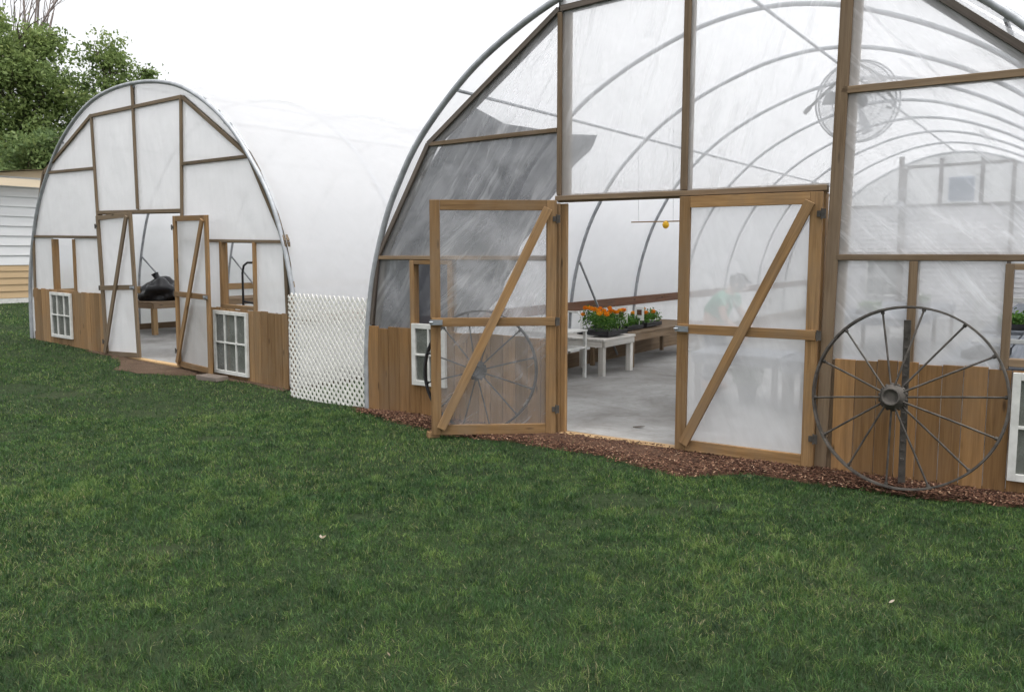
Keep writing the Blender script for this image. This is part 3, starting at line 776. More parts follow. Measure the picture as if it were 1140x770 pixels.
# ------------------------------------------------------------------ lattice panel
A0 = Vector((-2.66, 10.27, -.10)); B0 = Vector((-1.41, 8.93, -.01))
dx = (B0 - A0); Lw = math.hypot(dx.x, dx.y); lat = empty('lattice_panel', (A0.x, A0.y, -.08), (0, -.04 * 0, math.atan2(dx.y, dx.x)))
tag(lat, 'white diagonal lattice screen closing the gap between the two greenhouses', 'lattice')
Hl = 1.235; mb1 = MB(); pitch = .094
def clipbar(mb, c, sgn, v):
    pts = []
    # line x + sgn*z = c clipped to the panel
    zs = [(c / sgn, 0)] if False else []
    for x in (0, Lw):
        z = (c - x) * sgn
        if 0 <= z <= Hl: pts.append((x, z))
    for z in (0, Hl):
        x = c - z * sgn
        if 0 < x < Lw: pts.append((x, z))
    if len(pts) >= 2 and math.dist(pts[0], pts[1]) > .03:
        mb.bar((pts[0][0], v, pts[0][1]), (pts[1][0], v, pts[1][1]), .029, .0045, tint=.5)
k = -Hl
while k < Lw + Hl + .1:
    clipbar(mb1, k, 1, 0); clipbar(mb1, k, -1, .005); k += pitch
mb1.build('lattice_strips', M['white_vinyl'], lat)
for x in (.02, Lw - .02):
    p = MB(); p.bar((x, .035, -.1), (x, .035, Hl - .02), .05, .045); p.build('stake', M['stud'], lat, .003)

# ------------------------------------------------------------------ wagon wheels
def wheel(loc, lean, rz, Rr, ns, mat, label, hub_off=(0, 0), phase=.0):
    root = empty('wagon_wheel', loc, (lean, 0, rz)); tag(root, label, 'wheel')
    c = Vector((0, 0, Rr)); mb = MB(); seg = 72; vs = []
    prof = [(Rr, -.026), (Rr, .026), (Rr - .014, .026), (Rr - .014, -.026)]
    for i in range(seg):
        a = 2 * PI * i / seg
        for r, y in prof:
            r2 = r * (1 + .004 * math.sin(3 * a + 1)); vs.append((c.x + r2 * math.cos(a), y, c.z + r2 * math.sin(a)))
    fs = []; uv = []
    for i in range(seg):
        j = (i + 1) % seg
        for k in range(4):
            m = (k + 1) % 4; fs.append((i * 4 + k, j * 4 + k, j * 4 + m, i * 4 + m)); uv.append([(i * .05, 0), (i * .05 + .05, 0), (i * .05 + .05, .05), (i * .05, .05)])
    mb.add(vs, fs, uv, .5, False); mb.build('rim', mat, root, .002)
    hc = c + Vector((hub_off[0], -.05, hub_off[1])); h = MB()
    h.lathe([(.0, .075), (.052, .075), (.056, .04), (.082, .03), (.086, -.01), (.078, -.03), (.060, -.045), (.060, -.075), (.050, -.078), (.046, -.06), (.020, -.055), (.0, -.055)], hc, (0, 1, 0), 24)
    for i in range(ns):
        a = 2 * PI * (i + .5) / ns + phase; q = hc + Vector((math.cos(a) * .083, 0, math.sin(a) * .083)); h.blob(q, .015, 6, 4)
    h.build('hub', mat, root)
    for i in range(ns):
        a = 2 * PI * i / ns + phase; y = -.03 if i % 2 else .03
        p0 = hc + Vector((math.cos(a) * .075, y * .8, math.sin(a) * .075)); p1 = c + Vector((math.cos(a) * (Rr - .012), y * .3, math.sin(a) * (Rr - .012)))
        s = MB(); s.tube([p0, p0.lerp(p1, .5) + Vector((0, 0, .002)), p1], .007, 8); s.tube([p1 - (p1 - p0).normalized() * .02, p1], .013, 8)
        s.build('spoke', mat, root)
    return root
p = wR(1.775, -.42); lean1 = math.atan2(.30, 1.22)
wheel((p.x, p.y, .045), -lean1 * .62, AR - PI / 2 - R(4), .622, 14, M['rust'], 'large rusty iron spoked wagon wheel leaning on the boards right of the closed door', (-.065, -.005), .1)
p = wR(-1.82, -.30)
wheel((p.x, p.y, .01), -.13, AR - PI / 2 + R(14), .555, 12, M['black_iron'], 'dark iron wagon wheel half hidden behind the open see-through door', (0, 0), .26)
ps = wR(1.765, -.20); sp = MB()
sp.bar((0, 0, -.2), (0, 0, 1.175), .045, .012); sp.bar((0, .016, -.2), (0, .016, 1.175), .010, .03)
for i in range(14): sp.box((-.012, -.016, .2 + i * .065), (.012, -.004, .215 + i * .065))
o = sp.build('steel_post', M['rust'], None, .001); o.location = (ps.x, ps.y, 0); o.rotation_euler = (0, -.01, AR - PI / 2)
tag(o, 'thin dark steel fence post standing upright behind the large rusty wheel', 'post')

# ------------------------------------------------------------------ small things outside
def wedge(loc, rz, d, mat, label):
    mb = MB(); x, y, z = d
    vs = [(-x, -y, 0), (x, -y, 0), (x, y, 0), (-x, y, 0), (-x * .96, -y * .93, z), (x * .9, -y * .96, z * .75), (x * .93, y * .95, z * .8), (-x * .93, y * .9, z * .97)]
    fs = [(0, 3, 2, 1), (4, 5, 6, 7), (0, 1, 5, 4), (1, 2, 6, 5), (2, 3, 7, 6), (3, 0, 4, 7)]
    mb.add(vs, fs, [[(0, 0), (.2, 0), (.2, .1), (0, .1)]] * 6); o = mb.build('wood_block', mat, None, .006); o.location = loc; o.rotation_euler = (0, 0, rz); tag(o, label, 'wood block')
wedge((-.70, 7.55, terr(-.70, 7.55) + .005), .3, (.055, .045, .055), M['cedar'], 'small reddish wood chock under the free corner of the nearer open door')
wedge((-4.03, 11.50, terr(-4.03, 11.5) + .0), -.5, (.20, .11, .07), M['stud_dark'], 'dark weathered board lying under the open door of the farther greenhouse')
for i, (x, y, s, lb) in enumerate(((1.71, 3.77, .022, 'white flower petal lying on the grass below the big wagon wheel'), (-.48, 3.25, .017, 'pale leaf scrap at the bottom edge of the lawn'), (-3.76, 6.57, .026, 'white leaf scrap on the grass near the left edge of the photo'), (-1.06, 4.66, .026, 'tan dry leaf lying in the middle of the left lawn'), (-.21, 3.93, .018, 'small tan leaf on the lawn below the open door'), (-1.35, 3.5, .020, 'pale dry leaf low on the left of the lawn'))):
    mb = MB()
    for k in range((1, 2, 1, 2, 1, 1)[i]):
        a = k * 1.3 + i * 2.3; c = Vector((math.cos(a), math.sin(a), 0)) * s * .55; t = Vector((-c.y, c.x, 0)) * .6
        mb.loft(lambda q, c=c, t=t: c * (q * 2) - t * math.sin(PI * q) + Vector((0, 0, .012 * q)), lambda q, c=c, t=t: c * (q * 2) + t * math.sin(PI * q) + Vector((0, 0, .012 * q + .004)), 5, 2)
    o = mb.build('fallen_leaf', M['leafbit']); o.location = (x, y, terr(x, y) + .052); tag(o, lb, 'leaf', 'leaf and petal scraps on the lawn')

mb = MB(); mb.loft(lambda q: (q * .16 - .08, -.022 * math.sin(PI * q), .004 + .02 * q * q), lambda q: (q * .16 - .08, .03 * math.sin(PI * q), .014 + .012 * q), 8, 3)
o = mb.build('dry_leaf', M['bark']); o.scale = (.7, .7, .7); o.location = (1.17, 7.84, terr(1.17, 7.84) + .026); o.rotation_euler = (0, 0, -.3); tag(o, 'dark dry leaf on the grey floor just inside the open doorway', 'leaf')
# ------------------------------------------------------------------ inside the near greenhouse
def at(W, u, v, z=0): p = W(u, v); return (p.x, p.y, terr(p.x, p.y) + .024 + z)
def bench(W, ang, u, v, wu, lv, h, top, leg, label, legs=((0, 0), (1, 0), (0, 1), (1, 1)), slats=0, apron=.09, lw=.055, round_leg=False, group=None):
    r = empty('bench', at(W, u, v), (0, 0, ang)); tag(r, label, 'bench', group)
    mb = MB(); nsl = max(1, slats); g = .0 if nsl == 1 else .015; bw = wu / nsl
    for i in range(nsl): mb.box((i * bw + g / 2, 0, h - .03), ((i + 1) * bw - g / 2, lv, h))
    mb.build('bench_top', top, r, .003)
    a = MB()
    for x in (.02, wu - .02): a.box((x - .018, .03, h - .03 - apron), (x + .018, lv - .03, h - .033))
    for y in (.03, lv - .03): a.box((.04, y - .018, h - .03 - apron), (wu - .04, y + .018, h - .033))
    a.build('apron', top, r, .003)
    for fx, fy in legs:
        x = .06 + (wu - .12) * fx; y = .07 + (lv - .14) * fy; l = MB()
        if round_leg: l.tube([(x, y, 0), (x, y, h - .034)], lw / 2, 12)
        else: l.bar((x, y, 0), (x, y, h - .034), lw, lw)
        l.build('leg', leg, r, .003 if not round_leg else 0)
    return r
aR = AR - PI / 2
bench(wR, aR, -3.25, 3.30, .85, .95, .52, M['white_wood'], M['white_wood'], 'low whitewashed bench carrying the orange marigolds by the left wall', lw=.075, apron=.08)
bench(wR, aR, -3.25, 4.40, .75, 2.6, .52, M['stud'], M['stud'], 'low brown wood bench beyond the marigold bench along the left wall')
# white two-tier stand
st2 = empty('plant_stand', at(wR, -3.2, 2.45), (0, 0, aR)); tag(st2, 'white two tier plant stand just inside the open door opening', 'stand')
for z, nm in ((.62, 'shelf'), (.40, 'shelf')):
    mb = MB()
    for i in range(5): mb.box((.0 + i * .13, 0, z), (.115 + i * .13, .72, z + .022))
    mb.box((.0, -.02, z - .09 if z < .5 else z - .03), (.64, .0, z + .03)); mb.build(nm, M['white_paint'], st2, .003)
for x in (.03, .61):
    for y in (.03, .69):
        mb = MB(); mb.bar((x, y, 0), (x, y, .62), .04, .04); mb.build('leg', M['white_paint'], st2, .003)
mb = MB(); mb.box((.05, .02, .14), (.59, .05, .17)); mb.build('stretcher', M['white_paint'], st2, .003)
mb = MB(); mb.tube([(.1, .69, .63), (.1, .69, .80), (.16, .69, .86), (.5, .69, .86), (.56, .69, .80), (.56, .69, .63)], .012, 8); mb.build('handle', M['white_paint'], st2)

def leafcloud(C, n, spread, size, tint=(0, 1), up=.3):
    P = C + RNG.standard_normal((n, 3)) * np.array(spread)
    return leaves(P, size, tint, up)
def leaves(P, size, tint=(0, 1), up=.3):
    n = len(P); d = RNG.standard_normal((n, 3)); d[:, 2] += up; d /= np.linalg.norm(d, axis=1)[:, None]
    e = np.cross(d, RNG.standard_normal((n, 3))); e /= np.linalg.norm(e, axis=1)[:, None]
    s = (size * (.6 + .8 * RNG.random(n)))[:, None]
    V = np.stack([P - d * s, P + e * s * .5, P + d * s, P - e * s * .5], 1).reshape(-1, 3)
    return V, np.repeat(RNG.uniform(tint[0], tint[1], n), 4)
def leafmesh(name, parts, mat, parent=None):
    V = np.concatenate([p[0] for p in parts]); T = np.concatenate([p[1] for p in parts])
    F = [np.arange(len(V)).reshape(-1, 4)]
    return link(bpy.data.objects.new(name, bigmesh(name, V, F, T, mat)), parent)

def flat(u, v, z, ncol, nrow, flowers, label, sx=.30, sy=.58, hh=.30):
    r = empty('plant_tray', at(wR, u, v, z), (0, 0, aR)); tag(r, label, 'plant tray', 'trays of bedding plants on the left benches')
    t = MB(); t.box((0, 0, 0), (sx, sy, .012))
    for a, b in (((0, 0), (sx, .01)), ((0, sy - .01), (sx, sy)), ((0, .01), (.01, sy - .01)), ((sx - .01, .01), (sx, sy - .01))): t.box((*a, .012), (*b, .06))
    t.box((.012, .012, .012), (sx - .012, sy - .012, .05))
    t.build('tray', M['black_plastic'], r, .003)
    parts = []; pet = []; st = MB()
    for i in range(ncol):
        for j in range(nrow):
            x = sx * (i + .5) / ncol + random.uniform(-.01, .01); y = sy * (j + .5) / nrow + random.uniform(-.01, .01); ht = hh * random.uniform(.8, 1.1)
            st.tube([(x, y, .05), (x + random.uniform(-.015, .015), y, ht)], .003, 5)
            parts.append(leafcloud(np.array([x, y, ht * .58 + .03]), 85, (.024, .024, ht * .20), .017))
            if flowers and random.random() < flowers:
                cc = np.array([x, y, ht + .03]); rr = random.uniform(.030, .043)
                dd = RNG.standard_normal((110, 3)); dd /= np.linalg.norm(dd, axis=1)[:, None]; dd[:, 2] *= .6
                tt = random.choice([(0, .35), (.1, .5), (.45, 1)])
                pet.append([leaves(cc + dd * rr * .8, .014, tt, .4)])
    leafmesh('leaves', parts, M['plant'], r)
    for q in pet: leafmesh('flower', q, M['petal'], r)
zt = .522
flat(-2.74, 3.50, zt, 3, 6, .95, 'front tray of orange marigolds in full bloom on the whitewashed bench')
flat(-3.06, 3.76, zt, 2, 5, .85, 'orange and yellow marigold tray tight against the left wall', .27, .46)
flat(-3.22, 4.45, zt, 2, 5, 0, 'tray of young green plants at the wall end of the brown bench', .25, .46, .22)
flat(-2.95, 4.50, zt, 3, 6, 0, 'leafy green tray without flowers on the brown bench', .30, .55, .17)
flat(-2.95, 5.15, zt, 3, 6, .3, 'farther tray with white tags and few blooms on the brown bench', .30, .55, .2)
for i, (u, v, lb) in enumerate(((-2.70, 4.40, 'larger white plant sign with a brown picture standing on the brown bench'), (-2.68, 4.95, 'smaller white plant sign standing farther along the brown bench'))):
    r = empty('plant_sign', at(wR, u, v, zt), (0, 0, aR + .2)); tag(r, lb, 'sign')
    c = MB(); c.box((-.09 + i * .02, -.002, .10), (.09 - i * .02, .002, .34 - i * .04)); c.build('card', M['tag'], r)
    c = MB(); c.box((-.035, -.005, .18), (.035, -.003, .26)); c.build('picture', M['redwood'], r)
    c = MB(); c.box((-.006, .003, 0), (.006, .006, .2)); c.build('stick', M['tag'], r)
# right benches and what stands on them
bench(wR, aR, .25, 1.95, .62, .8, .55, M['blue_top'], M['stud_dark'], 'small dark bench seen hazily behind the closed door', legs=((0, 0), (1, 0), (0, 1), (1, 1)))
bench(wR, aR, -.75, 2.15, .95, .75, .56, M['blue_top'], M['stud_dark'], 'dark bench in front of the stooping person')
for i, v in enumerate((1.3, 4.7, 8.1)):
    bench(wR, aR, 1.75, v, 1.35, 3.0, .72, M['blue_top'], M['white_wood'], ['nearest blue grey bench along the right wall', 'middle blue grey bench along the right wall', 'farthest blue grey bench along the right wall'][i], slats=6, legs=((0, 0), (1, 0), (0, 1), (1, 1), (0, .5), (1, .5)), group='long benches along the right wall')
bench(wR, aR, -.4, 6.5, 1.2, 4.5, .70, M['blue_top'], M['stud'], 'long bench down the middle of the nearer greenhouse', slats=5, legs=((0, 0), (1, 0), (0, 1), (1, 1), (0, .5), (1, .5)))
fr = empty('display_frame', at(wR, 1.85, 3.2, .722), (0, 0, aR)); tag(fr, 'white open frame standing on the nearest right bench', 'frame')
mb = MB()
for a, b in (((0, 0, .02), (.75, 0, .02)), ((0, 0, .43), (.75, 0, .43)), ((.0, 0, .04), (0, 0, .41)), ((.75, 0, .04), (.75, 0, .41))): mb.bar(a, b, .045, .03)
mb.build('frame', M['white_paint'], fr, .003)
mb = MB(); mb.box((-.03, -.06, 0), (.03, .12, .012)); mb.box((.72, -.06, 0), (.78, .12, .012)); mb.build('foot', M['white_paint'], fr)
# pot under the bench
pr = empty('potted_plant', at(wR, -.25, 2.55), (0, 0, 0)); tag(pr, 'bushy green pot plant standing on the floor under the dark bench', 'plant')
mb = MB(); mb.lathe([(0, 0), (.08, 0), (.11, .18), (.118, .18), (.118, .2), (.10, .2), (.10, .17), (0, .17)], (0, 0, 0), (0, 0, 1), 20); mb.build('pot', M['black_plastic'], pr)
leafmesh('leaves', [leafcloud(np.array([0, 0, .32]), 420, (.075, .075, .06), .03)], M['plant'], pr)
# circulation fan hung under the hoops
fanp = wR(.985, 1.55, 2.95); fn = empty('circulation_fan', fanp, (R(8), 0, aR + R(38) - R(10)))
fn.scale = (.93, .93, .93)
tag(fn, 'round caged air fan hanging behind the upper film near the right post', 'fan')
mb = MB()
for rr, y in ((.37, -.06), (.37, .06), (.20, -.12), (.10, -.125), (.20, .12)):
    mb.tube([(rr * math.cos(2 * PI * i / 40), y, rr * math.sin(2 * PI * i / 40)) for i in range(40)], .0035 if rr < .35 else .008, 6, True)
for i in range(20):
    a = 2 * PI * i / 20; c, s_ = math.cos(a), math.sin(a)
    for sg in (-1, 1): mb.tube([(.06 * c, sg * .127, .06 * s_), (.2 * c, sg * .12, .2 * s_), (.3 * c, sg * .10, .3 * s_), (.37 * c, sg * .06, .37 * s_)], .0016, 5)
    mb.tube([(.37 * c, -.06, .37 * s_), (.37 * c, .06, .37 * s_)], .003, 5)
mb.build('cage', M['fan'], fn)
mb = MB()
for sg in (-1, 1): mb.lathe([(.05, sg * .126), (.2, sg * .119), (.3, sg * .099), (.365, sg * .06)], (0, 0, 0), (0, 1, 0), 40)
mb.build('mesh_guard', M['guard'], fn)
mb = MB(); mb.lathe([(0, -.13), (.05, -.13), (.065, -.10), (.065, .18), (.05, .22), (0, .22)], (0, 0, 0), (0, 1, 0), 20); mb.build('motor', M['black_iron'], fn)
for k in range(3):
    a = 2 * PI * k / 3 + .9; b = MB()
    def pt(r, w, tw): return Vector((r * math.cos(a) - w * math.sin(a), tw, r * math.sin(a) + w * math.cos(a)))
    b.loft(lambda t: pt(.06 + .25 * t, -.03 - .035 * t, -.05), lambda t: pt(.06 + .25 * t, .03 + .04 * t, .05), 8, 6); b.build('blade', M['fan'], fn)
b = MB(); b.tube([(-.46, .05, -.08), (-.40, .05, -.02), (-.1, .05, .27), (.0, .05, .34), (.1, .05, .29), (.30, .05, .07), (.36, .05, .0), (.33, .05, -.06), (.28, .05, -.05)], .014, 8); b.tube([(-.47, .05, -.10), (-.42, .05, -.04)], .022, 8); b.build('bracket', M['black_iron'], fn)
b = MB(); b.tube([(0, .05, .34), (0, .05, .75)], .006, 6); b.build('hanger', M['fan'], fn)

af = empty('air_fan', wR(-.62, 13.2, 2.62), (R(6), 0, aR)); tag(af, 'small far air fan on a dark post near the rear wall', 'fan')
mb = MB()
for rr, y in ((.34, -.06), (.34, .06), (.22, -.10), (.10, -.11)): mb.tube([(rr * math.cos(2 * PI * i / 28), y, rr * math.sin(2 * PI * i / 28)) for i in range(28)], .008, 6, True)
for i in range(16):
    a = 2 * PI * i / 16; mb.tube([(.06 * math.cos(a), -.11, .06 * math.sin(a)), (.34 * math.cos(a), -.06, .34 * math.sin(a)), (.34 * math.cos(a), .06, .34 * math.sin(a))], .004, 5)
mb.build('cage', M['fan'], af)
mb = MB(); mb.lathe([(0, -.1), (.07, -.1), (.08, .15), (0, .17)], (0, 0, 0), (0, 1, 0), 16); mb.build('motor', M['fan'], af)
mb = MB(); mb.bar((0, .10, -2.62), (0, .10, 1.0), .10, .05); mb.build('post', M['stud_dark'], af, .003)
for i, (u, v, kind, lb) in enumerate(((1.9, 1.6, 0, 'black empty seed tray at the near corner of the first right bench'), (2.4, 2.2, 1, 'green seedlings in a black tray on the first right bench'), (1.9, 4.9, 1, 'green seedlings in a black tray on the middle right bench'), (2.5, 5.9, 0, 'black empty seed tray on the middle right bench'), (-.1, 7.0, 1, 'green seedlings in a black tray on the middle long bench'), (.2, 9.4, 1, 'young green plants at the far end of the middle long bench'))):
    r = empty('seed_tray', at(wR, u, v, (.702 if kind and u < 1 else .722)), (0, 0, aR + random.uniform(-.1, .1))); tag(r, lb, 'seed tray', 'seed trays on the inner benches')
    t = MB(); t.box((0, 0, 0), (.30, .55, .012))
    for a, b in (((0, 0), (.3, .01)), ((0, .54), (.3, .55)), ((0, .01), (.01, .54)), ((.29, .01), (.3, .54))): t.box((*a, .012), (*b, .065))
    for q in range(1, 6): t.box((.01, .55 * q / 6 - .003, .012), (.29, .55 * q / 6 + .003, .055))
    t.build('tray', M['black_plastic'], r, .002)
    if kind: leafmesh('seedlings', [leafcloud(np.array([.05 + .05 * (q % 5), .06 + .105 * (q // 5), .11]), 40, (.02, .02, .03), .022) for q in range(25)], M['plant'], r)
# rod with a yellow ball, hung by wires from a hoop
rod = empty('hanging_rod', wR(-2.13, 4.25, 2.05), (0, 0, aR)); tag(rod, 'thin tan rod with a yellow ball hung in the doorway above the marigolds', 'rod')
b = MB(); b.bar((-.36, 0, .0), (.36, 0, .0), .016, .016); b.build('rod', M['fresh'], rod)
b = MB(); b.blob((.15, -.01, -.045), (.045, .045, .05), 14, 9, .05); b.tube([(.15, 0, -.0), (.15, 0, .012)], .014, 8); b.build('ball', M['yellow'], rod)
b = MB()
for x in (-.25, .25): b.tube([(x, 0, .005), (x, -.05, arch_h(-2.13 + x) - 2.05 - .025)], .0025, 5)
b.build('wire', M['fan'], rod)

# ------------------------------------------------------------------ the stooping person
def person(loc, rz):
    root = empty('person', loc, (0, 0, rz)); tag(root, 'person in green shirt and dark cap stooping over a bench behind the hazy door', 'person')
    def skinned(name, chains, mat, sub=2):
        """chains: list of point lists [(x,y,z,r)]; first point of a later chain may repeat an earlier one"""
        V = []; E = []; RR = []; key = {}
        for ch in chains:
            prev = None
            for (x, y, z, *r) in ch:
                k = (round(x, 4), round(y, 4), round(z, 4))
                if k not in key: key[k] = len(V); V.append((x, y, z)); RR.append(r if len(r) == 2 else (r[0], r[0]))
                i = key[k]
                if prev is not None: E.append((prev, i))
                prev = i
        me = bpy.data.meshes.new(name); me.from_pydata(V, E, []); o = link(bpy.data.objects.new(name, me), root)
        m = o.modifiers.new('skin', 'SKIN'); m.use_smooth_shade = True
        for i, r in enumerate(RR): me.skin_vertices[0].data[i].radius = r
        me.skin_vertices[0].data[0].use_root = True
        sm = o.modifiers.new('sub', 'SUBSURF'); sm.levels = sub; sm.render_levels = sub
        me.materials.append(mat); return o
    pel = (0, 0, .80, .12, .15); wst = (.05, 0, .93, .10, .14); chs = (.15, 0, 1.06, .11, .16); nb = (.225, 0, 1.155, .055); hd0 = (.255, 0, 1.20, .05)
    body = [[pel, wst, chs, nb, hd0, (.29, 0, 1.26, .075, .07), (.335, 0, 1.265, .085, .075), (.375, 0, 1.245, .06, .055)]]
    for s in (-1, 1):
        body.append([pel, (.0, .10 * s, .74, .085), (.09, .11 * s, .43, .058), (-.02, .12 * s, .10, .04), (-.03, .12 * s, .05, .04), (.08, .13 * s, .03, .035), (.15, .13 * s, .025, .025)])
        sh = (.19, .19 * s, 1.07, .052); el = (.27, .23 * s, .86, .04); wr_ = (.43, .17 * s, .72, .027); pm = (.47, .16 * s, .685, .032, .022)
        body.append([chs, sh, el, wr_, pm])
        for q in range(4):
            a = (q - 1.5) * .019; L = (.060, .072, .075, .060)[q] if s > 0 else (.060, .075, .072, .060)[q]
            body.append([pm, (.50, .16 * s + a, .66, .0095), (.52, .16 * s + a * 1.1, .66 - L * .35, .0085), (.522, .16 * s + a * 1.1, .66 - L * .75, .007)])
        body.append([pm, (.46, .16 * s - .04 * s, .675, .010), (.485, .16 * s - .048 * s, .645, .008)])
    skinned('body', body, M['skin'])
    shirt = [[(0.0, 0, .79, .135, .165), (.05, 0, .93, .122, .162), (.15, 0, 1.065, .13, .18), (.215, 0, 1.145, .075, .08)]]
    for s in (-1, 1): shirt.append([(.15, 0, 1.065, .13, .18), (.19, .19 * s, 1.07, .072), (.232, .215 * s, .95, .060)])
    skinned('shirt', shirt, M['shirt'])
    tr = [[(0, 0, .81, .13, .16), (0, .0, .76, .13, .16)]]
    for s in (-1, 1): tr.append([(0, .0, .76, .13, .16), (.0, .10 * s, .70, .10), (.09, .11 * s, .43, .075), (-.02, .12 * s, .10, .06)])
    skinned('trousers', tr, M['jeans'])
    hx, hz = -.21, .065
    hr = MB(); hr.blob((.525 + hx, 0, 1.215 + hz), (.10, .088, .095), 14, 10, .08); hr.build('hair', M['rust'], root)
    cp = MB(); cp.blob((.535 + hx, 0, 1.24 + hz), (.105, .092, .075), 16, 10, .02)
    cp.loft(lambda t: (.60 + hx + .04 * math.sin(PI * t), -.075 + .15 * t, 1.235 + hz), lambda t: (.625 + hx + .09 * math.sin(PI * t), -.06 + .12 * t, 1.195 + hz), 12, 4); cp.build('cap', M['cap'], root)
    f = MB(); f.blob((.632 + hx, 0, 1.165 + hz), (.018, .012, .018), 8, 6)
    for s in (-1, 1): f.blob((.545 + hx, .082 * s, 1.175 + hz), (.018, .008, .026), 8, 6)
    f.blob((.612 + hx, 0, 1.125 + hz), (.012, .022, .006), 8, 5); f.build('face', M['skin'], root)
    e = MB()
    for s in (-1, 1): e.blob((.620 + hx, .028 * s, 1.185 + hz), .008, 8, 6)
    e.build('eyes', M['black_plastic'], root)
p = wR(-.90, 3.18); person((p.x, p.y, terr(p.x, p.y) + .024), aR - R(8))

# ------------------------------------------------------------------ inside the far greenhouse
aLz = AL - PI / 2
bench(wL, aLz, -3.25, 1.5, .95, 3.2, .60, M['stud'], M['fresh'], 'rough wooden bench seen through the open doorway of the farther greenhouse', slats=4, lw=.085)
bg = empty('plastic_bag', at(wL, -2.85, 1.85, .602), (0, 0, aLz)); tag(bg, 'black plastic bag slumped on the bench inside the farther greenhouse', 'bag')
b = MB(); b.blob((.0, .15, .17), (.34, .34, .25), 30, 18, .6); b.tube([(.0, .15, .3), (-.05, .12, .44), (-.08, .1, .52)], [.10, .045, .07], 9); b.build('bag', M['bag'], bg)
hc = empty('hand_cart', at(wL, .50, 1.55), (0, 0, aLz)); tag(hc, 'hand cart with bent black tube handle behind the right window of the farther greenhouse', 'cart')
b = MB()
for y in (0, .42): b.tube([(-.15, y, .16), (-.14, y, 1.30), (-.10, y, 1.42), (0, y, 1.47), (.10, y, 1.47)], .018, 8)
b.tube([(.10, -.0, 1.47), (.10, .42, 1.47)], .018, 8); b.tube([(-.14, 0, .84), (.16, 0, .82)], .018, 8); b.tube([(-.14, .42, .84), (.16, .42, .82)], .018, 8)
b.build('handle', M['black_iron'], hc)
b = MB(); b.box((-.2, -.04, .14), (.75, .46, .17)); b.build('platform', M['stud'], hc, .003)
for x in (-.1, .62):
    for y in (-.06, .48):
        b = MB(); b.lathe([(0, -.02), (.05, -.02), (.07, -.012), (.07, .012), (.05, .02), (0, .02)], (x, y, .07), (0, 1, 0), 18); b.build('wheel', M['black_iron'], hc)

# ------------------------------------------------------------------ shed and trees behind
sh = empty('storage_shed', (-8.2 - 6.2, 22.2, .30), (0, 0, aR + .02)); tag(sh, 'long white sided shed with tan lower wall and cream eaves at the far left', 'shed')
Lsh = 14.; Dsh = 7.
mb = MB(); z = 1.02; i = 0
while z < 3.3:
    mb.bar((-Lsh, -.01, z + .13), (0, -.01, z + .13), .285, .02, (0, 1, -.11)); mb.bar((.01, 0, z + .13), (.01, Dsh, z + .13), .285, .02, (-1, 0, -.11)); z += .262
mb.box((-Lsh, .012, 1.0), (-.0, Dsh, 3.3)); mb.build('wall', M['siding_white'], sh)
mb = MB(); z = .12
while z < .98:
    mb.bar((-Lsh, -.012, z + .1), (0, -.012, z + .1), .20, .024, (0, 1, -.12)); mb.bar((.012, 0, z + .1), (.012, Dsh, z + .1), .20, .024, (-1, 0, -.12)); z += .182
mb.box((-Lsh, .012, .1), (0, Dsh, .995)); mb.build('wainscot', M['siding_tan'], sh)
mb = MB(); mb.box((-Lsh, -.05, -.3), (.05, Dsh, .11)); mb.build('footing', M['white_paint'], sh)
mb = MB(); mb.add([(-Lsh - .3, -.5, 3.26), (.4, -.5, 3.26), (.4, Dsh / 2, 3.75), (-Lsh - .3, Dsh / 2, 3.75), (.4, Dsh + .5, 3.26), (-Lsh - .3, Dsh + .5, 3.26)][:4] + [(.4, Dsh + .5, 3.26), (-Lsh - .3, Dsh + .5, 3.26)], [(0, 1, 2, 3), (3, 2, 4, 5)], [[(0, 0)] * 4] * 2); mb.add([(0, .03, 3.3), (0, Dsh - .03, 3.3), (0, Dsh / 2, 3.72)], [(0, 1, 2)], [[(0, 0)] * 3]); mb.add([(-Lsh, .03, 3.3), (-Lsh, Dsh - .03, 3.3), (-Lsh, Dsh / 2, 3.72)], [(0, 2, 1)], [[(0, 0)] * 3]); mb.build('roof', M['fascia'], sh)
mb = MB(); mb.box((-Lsh - .3, -.52, 3.06), (.42, -.47, 3.34)); mb.box((.37, -.47, 3.10), (.42, Dsh + .5, 3.30)); mb.box((-Lsh - .3, -.47, 3.10), (.37, -.01, 3.13)); mb.build('fascia', M['fascia'], sh)

